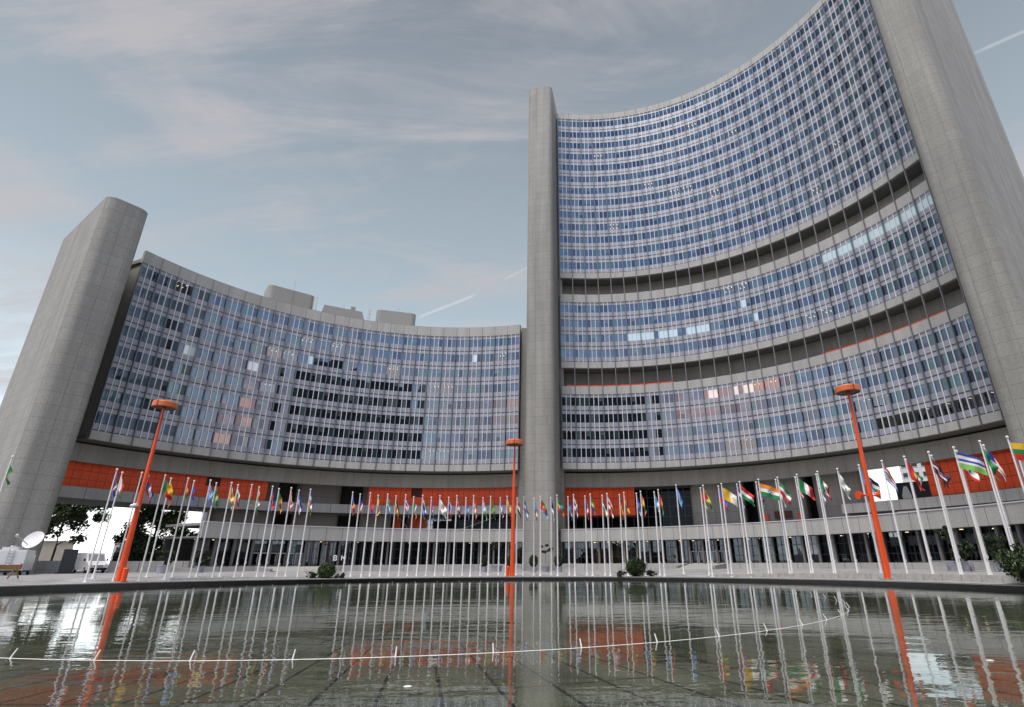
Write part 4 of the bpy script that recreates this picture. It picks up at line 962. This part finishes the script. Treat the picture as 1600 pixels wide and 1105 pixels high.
# satellite truck, rear towards the camera
tx, ty = ring_pt(-43.35, 76); tz = g(tx, ty)-.05
T = thing('satellite_truck', 'white broadcast truck with a tilted dish on its roof and a ladder at the rear', 'truck', (tx, ty, tz))
b = MB(); b.prism(rrect(tx, ty+2.6, 0, 1, 5.2, 2.4, .12, 3), tz+.55, tz+2.75); b.build('cargo_body', M['white'], T)
b = MB(); b.prism(rrect(tx, ty+6.1, 0, 1, 1.7, 2.2, .25, 4), tz+.5, tz+2.3); b.build('cab', M['white'], T)
b = MB(); b.box((tx, ty+2.9, tz+.4), 2.2, 6.6, .18); b.box((tx, ty-.08, tz+.38), 2.3, .14, .2); b.build('chassis', M['rubber'], T)
for s in (-1, 1):
    for yy in (1.0, 5.6): wheel(T, tx+s*1.0, ty+yy, tz, .42, 0, 0)
    b = MB(); b.box((tx+s*1.06, ty-.03, tz+.72), .16, .06, .55); b.build('tail_light', M['redlight'], T)
b = MB()
for s in (-.2, .2): b.tube((tx+s-.1, ty-.12, tz+.75), (tx+s-.1, ty-.12, tz+2.85), .03, n=6)
for k in range(7): b.tube((tx-.3, ty-.12, tz+.9+.3*k), (tx+.1, ty-.12, tz+.9+.3*k), .025, n=6)
b.build('ladder', M['steel'], T)
b = MB()
for s in (-1, 1):
    b.box((tx+s*.6, ty-.012, tz+.65), 1.12, .02, 1.95)
b.build('rear_door', mat('white_rear_door', (.72, .73, .76), .4, nscale=2, namt=.08), T)
b = MB(); b.prism(rrect(tx-.35, ty+1.2, 0, 1, 1.6, 1.5, .1, 3), tz+2.75, tz+3.05); b.tube((tx-.2, ty+.8, tz+3.05), (tx-.2, ty+.8, tz+3.2), .3, n=12); b.build('roof_unit', M['white_frame'], T)
b = MB(); b.lathe((tx+.95, ty+1., tz+2.75), [(.3, 0), (.3, .25), (.14, .3), (.14, .8)], 14); b.tube((tx+.95, ty+1., tz+3.4), (tx+1.5, ty+.9, tz+4.1), .10, .08, 8); b.tube((tx+.95, ty+.7, tz+3.3), (tx-.1, ty+.1, tz+4.2), .06, .05, 8); b.ball((tx-.12, ty+.1, tz+4.25), .2, 6); b.build('dish_mount', M['steel'], T)
b = MB(); dc = Vector((tx+1.35, ty+.75, tz+3.8)); nx = Vector((-.40, -.80, .35)).normalized(); e1 = Vector((.75, -.1, .62)); e1 = (e1-nx*e1.dot(nx)).normalized(); e2 = nx.cross(e1)
rings = []
for j in range(6):
    r = j/5; rings.append([dc+e1*cos(2*pi*k/20)*1.05*r+e2*sin(2*pi*k/20)*.95*r+nx*.22*r*r for k in range(20)])
for A, B in zip(rings, rings[1:]):
    for k in range(20): q = (k+1) % 20; b.quad(A[k], A[q], B[q], B[k]); b.quad(A[q]-nx*.05, A[k]-nx*.05, B[k]-nx*.05, B[q]-nx*.05)
b.build('dish', M['white'], T, True)
T.rotation_euler = (0, 0, R_(34)); T.scale = (.86, .86, .86)
bx, by = ring_pt(-40.1, 84); bz = g(bx, by)
t = thing('information_pillar', 'dark slab pillar on a base between the truck and the white van', 'pillar', (bx, by, bz)); b = MB(); b.box((bx, by, bz), 1.7, 1.3, .12, R_(38)); b.build('base', M['rubber'], t)
b = MB(); b.prism(rrect(bx, by, cos(R_(38)), sin(R_(38)), 1.25, .9, .06, 3), bz+.12, bz+2.55); b.build('body', M['sign'], t)
for k in range(2):
    cx, cy = ring_pt(-45.2+1.55*k, 58+.5*k); cz = g(cx, cy); t = thing('wooden_trestle', ('brown wooden trestle at the far left rim', 'brown wooden trestle nearer the truck ladder')[k], 'trestle', (cx, cy, cz), 'wooden trestles on the left rim')
    b = MB(); b.box((cx, cy, cz+.62), 2.0, .1, .34, R_(40)); b.build('board', M['wood'], t)
    for s in (-.75, .75):
        px, py = cx+s*cos(R_(40)), cy+s*sin(R_(40)); b = MB()
        for q in (-1, 1): b.tube((px+.3*q*.6, py+.3*q*.8, cz), (px, py, cz+.85), .05, .05, 6)
        b.build('leg', M['wood'], t)
# low walls and far buildings at the left
b = MB()
def wallrun(pts, h, th, name, label, m):
    b = MB()
    for (x0, y0), (x1, y1) in zip(pts, pts[1:]):
        d = Vector((x1-x0, y1-y0)).normalized(); n = Vector((-d.y, d.x))*th; z0, z1 = g(x0, y0), g(x1, y1); Ls = math.dist((x0, y0), (x1, y1))
        bt = [(x0, y0, z0-.3), (x1, y1, z1-.3), (x1+n.x, y1+n.y, z1-.3), (x0+n.x, y0+n.y, z0-.3)]; tp = [(p[0], p[1], q+h) for p, q in zip(bt, (z0, z1, z1, z0))]
        u = ((0, 0), (Ls/3, 0), (Ls/3, 1), (0, 1)); b.hexa(bt, tp, 0, [u]*4)
    o = b.build(name, m, None, False, (pts[0][0], pts[0][1], g(*pts[0]))); tag(o, label, 'wall')
wallrun([ring_pt(-46, 88), ring_pt(-40.3, 86)], 1.35, .3, 'concrete_wall', 'plain grey concrete wall at the foot of the left pylon behind the truck', M['conc_band'])
wallrun([ring_pt(-37.6, 88), ring_pt(-34.5, 88), ring_pt(-30.5, 86)], 1.3, .3, 'concrete_wall', 'long low grey wall in front of the dark broad tree', M['conc_band'])
rnd = random.Random(5)
for k, (az, D, ln, h, lab) in enumerate(((-34.2, 97, 11, 2.6, 'dark clipped hedge behind the long low wall'),)):
    x, y = ring_pt(az, D); z = g(x, y); b = MB()
    for _ in range(9000):
        u, v, w = rnd.uniform(-1, 1), rnd.uniform(-1, 1), rnd.random(); o = Vector((x+u*ln*.5*.82-v*.5, y+u*ln*.5*.57+v*.7, z+w*h*(1+.12*sin(u*9))))
        a = Vector((rnd.gauss(0, 1), rnd.gauss(0, 1), rnd.gauss(0, 1))).normalized(); d = a.orthogonal().normalized(); e = a.cross(d); s = .16*rnd.uniform(.6, 1.3); b.quad(o-d*s, o+e*s*.6, o+d*s, o-e*s*.6, rnd.randrange(2))
    tag(b.build('hedge', [M['leafA'], M['leafD']], None, False, (x, y, z)), lab, 'hedge')
def block(name, label, x, y, sx, sy, h, rz, wall, rows=0, cols=0, ww=.9, wh=1.2, roof=None):
    z = -.2; t = thing(name, label, 'building', (x, y, z)); b = MB(); b.box((x, y, z), sx, sy, h, rz); b.build('wall', wall, t)
    b = MB(); b.box((x, y, z+h), sx+.3, sy+.3, .3, rz); b.build('roof', roof or M['conc_plain'], t)
    cr, sr = cos(rz), sin(rz)
    for r in range(rows):
        for c in range(cols):
            u = -sx/2+sx*(c+.5)/cols; zz = z+h*(r+.35)/rows; v = -sy/2; b = MB()
            def Q(du, dz, dv): return (x+(u+du)*cr-(v+dv)*sr, y+(u+du)*sr+(v+dv)*cr, zz+dz)
            b.quad(Q(-ww/2, 0, -.03), Q(ww/2, 0, -.03), Q(ww/2, wh, -.03), Q(-ww/2, wh, -.03), 1); b.hexa([Q(-ww/2-.1, -.12, -.12), Q(ww/2+.1, -.12, -.12), Q(ww/2+.1, -.12, -.004), Q(-ww/2-.1, -.12, -.004)], [Q(-ww/2-.1, -.02, -.12), Q(ww/2+.1, -.02, -.12), Q(ww/2+.1, -.02, -.004), Q(-ww/2-.1, -.02, -.004)], 0)
            b.build('window', [M['white_frame'], M['aptwin']], t)
    return t
block('beige_building', 'windowless beige building between the left pylon and the dark pillar', -92.5, 106, 5.2, 8, 5.6, R_(40), M['beige'])
block('tiled_building', 'pale blue tiled block above the corner of the entrance building', -94.5, 158, 7.5, 8, 15.4, R_(32), M['tile'])
block('distant_building', 'small pale far building above the white van', -104, 140, 6, 6, 6.6, R_(38), M['apt'], 2, 3)
block('apartment_block', 'white apartment block with window rows seen through the gap beside the right pylon', 118.5, 167, 18, 14, 30, R_(-34), M['apt'], 10, 7, 1.5, 1.3)
block('grey_hall', 'low grey roofline building behind the bridge at right', 80, 118, 30, 12, 8.6, R_(-36), M['conc_core'], 1, 8, 1.5, 1.2)
# dark sign on posts
sx_, sy_ = 67.0, 100.2; t = thing('hanging_sign', 'dark board with a white tapered bottle shape, in the gap left of the orange panels', 'sign', (sx_, sy_, 0))
ang = R_(-34); ca, sa = cos(ang), sin(ang); b = MB(); b.box((sx_, sy_, 11.3), 6.8, .4, 3.6, ang); b.build('board', M['sign'], t)
def SQ(u, zz, d): return (sx_+u*ca+d*sa, sy_+u*sa-d*ca, zz)
b = MB(); pr = [(-2.55, 12.0), (-1.25, 12.0), (-1.15, 12.5), (-1.45, 13.7), (-1.6, 14.2), (-2.1, 14.2), (-2.3, 13.7), (-2.65, 12.5)]
b.hexa([SQ(u, zz, .205) for u, zz in pr], [SQ(u, zz, .26) for u, zz in pr]); b.build('emblem', M['letter'], t)
for u in (-2.4, 2.4): b = MB(); b.tube(SQ(u, 0, -.3), SQ(u, 11.4, -.3), .15, n=8); b.build('post', M['steel'], t)
# unseen tree line added behind the viewpoint to darken reflections in ground floor glass
rnd = random.Random(77); b = MB()
for _ in range(7000):
    a = rnd.uniform(95, 265); r = 78+rnd.uniform(-7, 7); top = 5.2+2.2*sin(a*.21)+1.6*sin(a*.53+1); o = Vector((r*sin(R_(a)), r*cos(R_(a)), .3+top*rnd.random()**.8))
    q = Vector((rnd.gauss(0, 1), rnd.gauss(0, 1), rnd.gauss(0, 1))).normalized(); d = q.orthogonal().normalized(); e = q.cross(d); s = rnd.uniform(.7, 1.5); b.quad(o-d*s, o+e*s*.6, o+d*s, o-e*s*.6, rnd.randrange(2))
o = b.build('unseen_tree_line', [M['leafA'], M['leafD']]); tag(o, 'unseen dark tree line added behind the viewpoint for the glass to mirror', 'trees'); o['kind'] = 'stuff'
# tower across the water, mirrored in the office windows
TW = thing('slab_tower', 'dark slab tower seen only mirrored in the office windows', 'tower', (15, -40, 0))
for x0, x1, z1 in ((-13, 42, 76), (42, 88, 88)):
    b = MB(); b.prism([(x0, -52), (x1, -52), (x1, -30), (x0, -30)], -.5, z1, 0, 2.4, 3.3); b.build('wall', M['tower'], TW)
# scraps floating on the water
for (x, y), lab in (((-2.05, 8.8), 'small white scrap floating nearest the camera'), ((7.6, 10.6), 'small white scrap floating at right in the pool')):
    b = MB(); b.lathe((x, y, .005), [(.001, .012), (.04, .011), (.058, .006), (.06, 0)], 10); tag(b.build('floating_scrap', M['white'], None, True, (x, y, 0)), lab, 'litter')

make_world()
S.view_settings.view_transform = 'Standard'; S.view_settings.look = 'None'; S.view_settings.gamma = 1; S.view_settings.exposure = EXPO
S.view_settings.use_curve_mapping = False
S.cycles.max_bounces = 8; S.cycles.transparent_max_bounces = 12; S.cycles.glossy_bounces = 5; S.cycles.caustics_reflective = False; S.cycles.caustics_refractive = False
S.cycles.sample_clamp_indirect = 6
